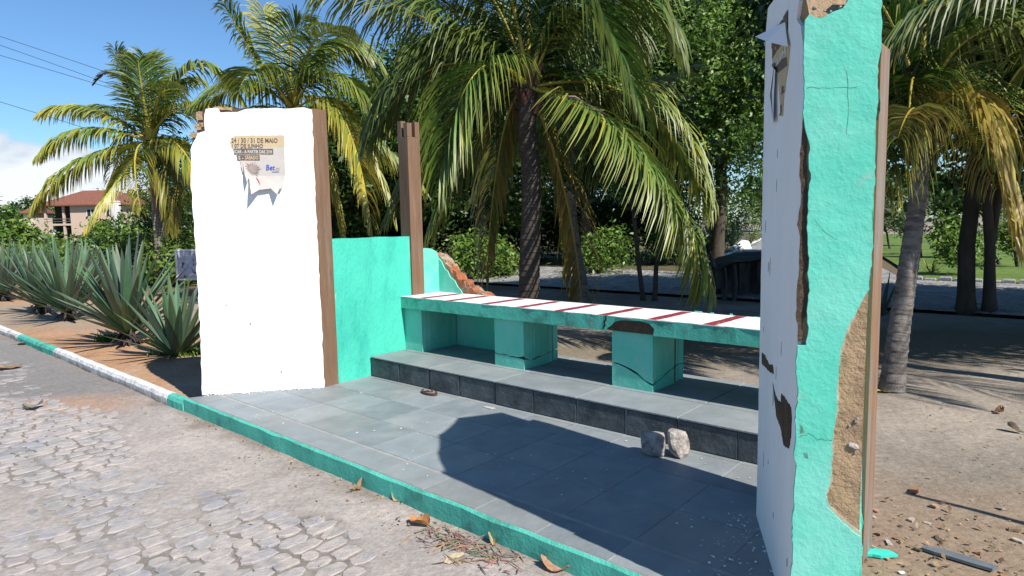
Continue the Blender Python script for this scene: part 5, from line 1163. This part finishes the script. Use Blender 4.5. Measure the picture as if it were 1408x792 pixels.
# ------------------------------------------------------------------ things in the background
# low shed of dark sheets
c = gz(1004, 414, -.15); root = thing('low_shed', c, 'low dark shed of tarpaulin on crooked posts by the back road', 'shed')
ex = Vector((1, -.12, 0)).normalized(); ey = Vector((.12, 1, 0)).normalized()
def q_(a, b, z): return c + ex * a + ey * b + Z * z
for a, b, h in ((-.12, 0, .74), (.08, .05, .78), (1.2, 0, .95), (-.1, 1.1, .75), (1.2, 1.1, 1.0)):
    mb = MB(); mb.tube([q_(a, b, -.05), q_(a + .03, b, h * .5), q_(a - .01, b, h)], [.05, .045, .04], 7); mb.build('post', 'tarp', root)
mb = MB(); N = 14; vs = []
for i in range(N + 1):
    for j in range(N + 1):
        u, w = i / N, j / N; vs.append(q_(-.3 + 1.75 * u, -.2 + 1.5 * w, .74 + .08 * min(1, u * 4) + .3 * max(0, u - .35) + .05 * math.sin(u * 9 + w * 4) * math.sin(w * 7) - .1 * max(0, .12 - u) / .12 + .05 * w))
mb.add(vs, [(i * (N + 1) + j, (i + 1) * (N + 1) + j, (i + 1) * (N + 1) + j + 1, i * (N + 1) + j + 1) for i in range(N) for j in range(N)])
k = len(vs); mb.add([v - Z * .025 for v in vs], [(i * (N + 1) + j, i * (N + 1) + j + 1, (i + 1) * (N + 1) + j + 1, (i + 1) * (N + 1) + j) for i in range(N) for j in range(N)]); mb.build('roof_sheet', 'tarp', root, smooth=True)
mb = MB(); vs = []
for i in range(13):
    for z in (.02, .3, .55, .76): vs.append(q_(-.2 + 1.5 * i / 12, 1.15 + .05 * math.sin(i * 1.9 + z * 3), z + (.25 * max(0, i / 12 - .35) if z > .7 else 0)))
mb.add(vs, [(i * 4 + j, (i + 1) * 4 + j, (i + 1) * 4 + j + 1, i * 4 + j + 1) for i in range(12) for j in range(3)])
vs = []
for i in range(7):
    for z in (.25, .5, .76): vs.append(q_(-.22 + .03 * math.sin(i * 2 + z * 4), -.1 + 1.25 * i / 6, z))
mb.add(vs, [(i * 3 + j, (i + 1) * 3 + j, (i + 1) * 3 + j + 1, i * 3 + j + 1) for i in range(6) for j in range(2)]); mb.build('side_sheet', 'tarp', root)
mb = MB(); mb.tube([q_(-.3, 0, .7), q_(-.38, -.02, .95), q_(-.36, 0, 1.05)], [.02, .014, .006], 5); mb.build('branch', 'old_wood', root)
# white rock by the lane
for i, (u, v, s_, lab) in enumerate([(1022, 341, .5, 'large whitewashed rock at the bend of the lane beside the distant agaves'), (1010, 343, .25, 'small whitewashed rock left of the large one by the lane')]):
    import bmesh
    bm = bmesh.new(); bmesh.ops.create_icosphere(bm, subdivisions=3, radius=1)
    for v_ in bm.verts: d = v_.co.copy(); v_.co = Vector((d.x, d.y, max(-.3, d.z * .9))) * (1 + .3 * mnoise.noise(d * 1.4 + Vector((i * 7, 0, 0)))) * s_
    me = bpy.data.meshes.new('rock'); bm.to_mesh(me); bm.free(); me.materials.append(M_['rockw']); o = bpy.data.objects.new('white_rock', me); COL.objects.link(o); o.location = gz(u, v, -.1); tag(o, lab, 'rock', 'whitewashed rocks by the lane')
# sign board at the left of the white wall
c = on(263, 16.2, -.1); root = thing('sign_board', c, 'weathered white framed board on legs just left of the white wall, behind the agaves', 'sign')
sx_ = Vector((1, .12, 0)).normalized(); sy_ = Vector((-.12, 1, 0)).normalized()
def sb(a, z, b=0): return c + sx_ * a + sy_ * b + Z * z
z0, z1 = at(258, 378, 16.2).z, at(258, 339, 16.2).z
mb = MB(); mb.box(sb(-.3, z0), sx_ * .62, sy_ * .03, Z * (z1 - z0)); mb.build('panel', 'sign', root)
for (a, z, w, h) in ((-.33, z0 - .03, .05, z1 - z0 + .06), (.31, z0 - .03, .05, z1 - z0 + .06)):
    mb = MB(); mb.box(sb(a, z, -.012), sx_ * w, sy_ * .055, Z * h); mb.build('frame', 'fence_white', root)
for z in (z0 - .03, z1 - .01): mb = MB(); mb.box(sb(-.28, z, -.01), sx_ * .59, sy_ * .05, Z * .04); mb.build('frame', 'fence_white', root)
for a in (-.25, .25): mb = MB(); mb.box(sb(a, 0, .005), sx_ * .05, sy_ * .05, Z * (z0 - .0 + .1)); mb.build('leg', 'old_wood', root)
# pale concrete post
c = on(168, 25, -.15); root = thing('concrete_post', c, 'pale weathered concrete post without a top, left of the palm trunk', 'post')
h = at(167, 278, 25).z + .15; mb = MB(); mb.tube([c, c + Z * h * .5, c + Z * h], [.22, .2, .185], 12); mb.build('shaft', 'pole', root, smooth=True)
mb = MB(); mb.tube([c + Z * h, c + Z * (h + .06)], [.2, .15], 12); mb.build('cap', 'pole', root)
# pink house far at the left
Yh = 100.
def hp(u, v, dy=0): return at(u, v, Yh + dy)
c = on(115, Yh, -.1); root = thing('house', c, 'pink two storey house with a red tiled hip roof and dark verandah beyond the bushes', 'house')
zE = hp(100, 281).z; zR = hp(110, 264).z; xl, xm, xr = hp(60, 300).x, hp(97, 300).x, hp(168, 300).x; zf = hp(85, 308).z
mb = MB(); mb.box((xm, Yh, -.2), (xr - xm, 0, 0), (0, 9, 0), (0, 0, zE + .2)); mb.build('wall', 'pink', root)
mb = MB(); mb.box((xl, Yh + 2.6, -.2), (xm - xl - .01, 0, 0), (0, 6.4, 0), (0, 0, zE + .15)); mb.build('verandah_back', 'dark', root)
mb = MB(); mb.box((xl, Yh - .1, zf - .25), (xm - xl - .02, 0, 0), (0, 2.68, 0), (0, 0, .3)); mb.build('verandah_floor', 'pink', root)
for x in (xl + .1, hp(86, 300).x): mb = MB(); mb.box((x, Yh, -.2), (.3, 0, 0), (0, .3, 0), (0, 0, zE + .15)); mb.build('column', 'pink', root)
for zz in (zf + .35, zf + .75): mb = MB(); mb.box((xl, Yh - .05, zz), (xm - xl - .05, 0, 0), (0, .06, 0), (0, 0, .08)); mb.build('railing', 'old_wood', root)
mb = MB(); a = hp(88, 303); b_ = hp(97, 292); mb.add([(a.x, Yh + 1, a.z), (b_.x, Yh + 1, b_.z), (b_.x, Yh + 1, a.z)], [(0, 1, 2)]); mb.add([(a.x, Yh + 1.1, a.z), (b_.x, Yh + 1.1, b_.z), (b_.x, Yh + 1.1, a.z)], [(2, 1, 0)]); mb.build('stair', 'pole', root)
mb = MB(); x0, x1, y0, y1 = xl - .7, xr + .7, Yh - .8, Yh + 9.8; e = zE - .05
vs = [(x0, y0, e), (x1, y0, e), (x1, y1, e), (x0, y1, e), ((x0 + 4.2), (y0 + y1) / 2, zR + .5), (x1 - 4.2, (y0 + y1) / 2, zR + .5)]
vs += [(x, y, e - .18) for x, y, _ in vs[:4]]
mb.add(vs, [(0, 1, 5, 4), (1, 2, 5), (2, 3, 4, 5), (3, 0, 4), (9, 8, 7, 6), (0, 6, 7, 1), (1, 7, 8, 2), (2, 8, 9, 3), (3, 9, 6, 0)]); mb.build('roof', 'tile_roof', root)
for u0, u1, v0, v1 in ((120, 131, 288, 297), (120, 131, 312, 322), (146, 156, 288, 297)):
    a, b_ = hp(u0, v1), hp(u1, v0); mb = MB(); mb.box((a.x, Yh - .04, a.z), (b_.x - a.x, 0, 0), (0, .08, 0), (0, 0, b_.z - a.z)); w_ = mb.build('window', 'dark', root)
    mb = MB()
    for k in range(3): mb.box((a.x - .05 + (b_.x - a.x) * k / 2, Yh - .08, a.z - .05), (.1, 0, 0), (0, .1, 0), (0, 0, b_.z - a.z + .1))
    f_ = mb.build('window_frame', 'fence_white', root); f_.parent = w_
c2 = on(40, Yh + 4, -.1); root = thing('house', c2, 'small cream annex with a low red roof left of the pink house', 'house')
a, b_ = at(34, 318, Yh + 4), at(47, 293, Yh + 4)
mb = MB(); mb.box((a.x, Yh + 4, -.2), (b_.x - a.x, 0, 0), (0, 4, 0), (0, 0, b_.z + .2)); mb.build('wall', 'cream', root)
mb = MB(); x0, x1 = a.x - .5, b_.x + .5; e = b_.z; vs = [(x0, Yh + 3.4, e), (x1, Yh + 3.4, e), (x1, Yh + 8.6, e), (x0, Yh + 8.6, e), (x0 + .3, Yh + 6, e + 1), (x1 - .3, Yh + 6, e + 1)]
mb.add(vs, [(0, 1, 5, 4), (1, 2, 5), (2, 3, 4, 5), (3, 0, 4), (3, 2, 1, 0)]); mb.build('roof', 'tile_roof', root)
# white fence before the house
c = on(95, 52, -.1); root = thing('fence', c, 'low white post and rail fence in front of the pink house', 'fence')
xa, xb = on(-30, 52).x, on(185, 52).x
for k in range(9): x = xa + (xb - xa) * k / 8; mb = MB(); mb.box((x, 52, -.2), (.14, 0, 0), (0, .14, 0), (0, 0, 1.1)); mb.build('post', 'fence_white', root)
mb = MB(); mb.box((xa, 51.95, .62), (xb - xa, 0, 0), (0, .05, 0), (0, 0, .12)); mb.build('rail', 'fence_white', root)
# overhead cables, upper left
for i, (v0, v1, Yc) in enumerate([(50, 97, 30), (62, 110, 30.4), (76, 113, 30.8), (140, 159, 29)]):
    u1 = [140, 135, 125, 62][i]; sl = (v1 - v0) / u1; pts = []
    for k in range(30):
        u = -500 + 960 * k / 29; v = v0 + sl * u + .00005 * (u - 0) * (u - u1); pts.append(at(u, v, Yc + u * .004))
    mb = MB(); mb.tube(pts, .012, 5); o = mb.build('power_cable', 'wire', None, pts[0]); tag(o, ['thin black cable high at the upper left, top one of the three close together', 'thin black cable at the upper left, middle one of the three close together', 'thin black cable at the upper left, lowest of the three close together', 'single black cable at the left well below the other three'][i], 'cable', 'overhead cables at the upper left')

# ------------------------------------------------------------------ sky, sun
w = bpy.data.worlds.new('World'); sc.world = w; w.use_nodes = True; nt = w.node_tree; nd = nt.nodes; lk = nt.links; nd.clear()
out = nd.new('ShaderNodeOutputWorld'); bg = nd.new('ShaderNodeBackground'); sky = nd.new('ShaderNodeTexSky'); sky.sky_type = 'NISHITA'; sky.sun_disc = False
sky.sun_elevation = SUN_EL; sky.sun_rotation = math.atan2(SUN.x, SUN.y); sky.air_density = 1.15; sky.dust_density = .0; sky.ozone_density = 3.0; sky.altitude = 0
bg.inputs['Strength'].default_value = .068
tc = nd.new('ShaderNodeTexCoord'); sep = nd.new('ShaderNodeSeparateXYZ'); lk.new(tc.outputs['Generated'], sep.inputs[0])
def mnode(op, a, b=None, c=None):
    n = nd.new('ShaderNodeMath'); n.operation = op
    for i, x in enumerate((a, b, c)):
        if x is None: continue
        if isinstance(x, (int, float)): n.inputs[i].default_value = x
        else: lk.new(x, n.inputs[i])
    return n.outputs[0]
vm = nd.new('ShaderNodeVectorMath'); vm.operation = 'MULTIPLY'; vm.inputs[1].default_value = (1, 1, 1.7); lk.new(tc.outputs['Generated'], vm.inputs[0])
nz = nd.new('ShaderNodeTexNoise'); nz.inputs['Scale'].default_value = 7.5; nz.inputs['Detail'].default_value = 9; nz.inputs['Roughness'].default_value = .58; lk.new(vm.outputs[0], nz.inputs['Vector'])
nz2 = nd.new('ShaderNodeTexNoise'); nz2.inputs['Scale'].default_value = 30; nz2.inputs['Detail'].default_value = 6; lk.new(vm.outputs[0], nz2.inputs['Vector'])
# low bank of cumulus: strongest near the horizon at one bearing
az0 = math.radians(-40)
dotp = mnode('ADD', mnode('MULTIPLY', sep.outputs[0], math.sin(az0)), mnode('MULTIPLY', sep.outputs[1], math.cos(az0)))
azm = nd.new('ShaderNodeMapRange'); azm.inputs[1].default_value = .955; azm.inputs[2].default_value = .995; lk.new(dotp, azm.inputs[0])
elm = nd.new('ShaderNodeMapRange'); elm.inputs[1].default_value = .185; elm.inputs[2].default_value = .04; elm.inputs[3].default_value = -.3; elm.inputs[4].default_value = .5; lk.new(sep.outputs[2], elm.inputs[0])
dens = mnode('ADD', mnode('ADD', nz.outputs['Fac'], elm.outputs[0]), mnode('MULTIPLY', mnode('SUBTRACT', azm.outputs[0], 1), .5))
cm = nd.new('ShaderNodeMapRange'); cm.interpolation_type = 'SMOOTHSTEP'; cm.inputs[1].default_value = .5; cm.inputs[2].default_value = .62; lk.new(dens, cm.inputs[0])
cc = nd.new('ShaderNodeMix'); cc.data_type = 'RGBA'; cc.inputs[6].default_value = (5.2, 6.2, 7.6, 1); cc.inputs[7].default_value = (9.6, 9.8, 10., 1)
c2 = nd.new('ShaderNodeMapRange'); c2.inputs[1].default_value = .52; c2.inputs[2].default_value = .8; lk.new(mnode('MULTIPLY_ADD', nz2.outputs['Fac'], .35, mnode('MULTIPLY', dens, .75)), c2.inputs[0]); lk.new(c2.outputs[0], cc.inputs[0])
mx = nd.new('ShaderNodeMix'); mx.data_type = 'RGBA'; lk.new(mnode('MULTIPLY', cm.outputs[0], .93), mx.inputs[0]); wb = nd.new('ShaderNodeMix'); wb.data_type = 'RGBA'; wb.blend_type = 'MULTIPLY'; wb.inputs[0].default_value = 1; wb.inputs[7].default_value = (.78, 1.07, 1.34, 1); lk.new(sky.outputs[0], wb.inputs[6]); lk.new(wb.outputs[2], mx.inputs[6]); lk.new(cc.outputs[2], mx.inputs[7])
lk.new(mx.outputs[2], bg.inputs['Color']); lk.new(bg.outputs[0], out.inputs['Surface'])
sl = bpy.data.lights.new('sun', 'SUN'); sl.energy = 4.9; sl.angle = R(.53); sl.color = (1, .95, .87); so = bpy.data.objects.new('sun', sl); COL.objects.link(so)
dv = Vector((SUN.x * math.cos(SUN_EL), SUN.y * math.cos(SUN_EL), math.sin(SUN_EL))); so.rotation_euler = dv.to_track_quat('Z', 'Y').to_euler(); so.location = (10, -10, 20)
vs_ = sc.view_settings; vs_.view_transform = 'Standard'; vs_.look = 'None'; vs_.exposure = .62; vs_.gamma = 1; vs_.use_curve_mapping = False
sc.cycles.max_bounces = 8; sc.cycles.diffuse_bounces = 3; sc.cycles.transparent_max_bounces = 4
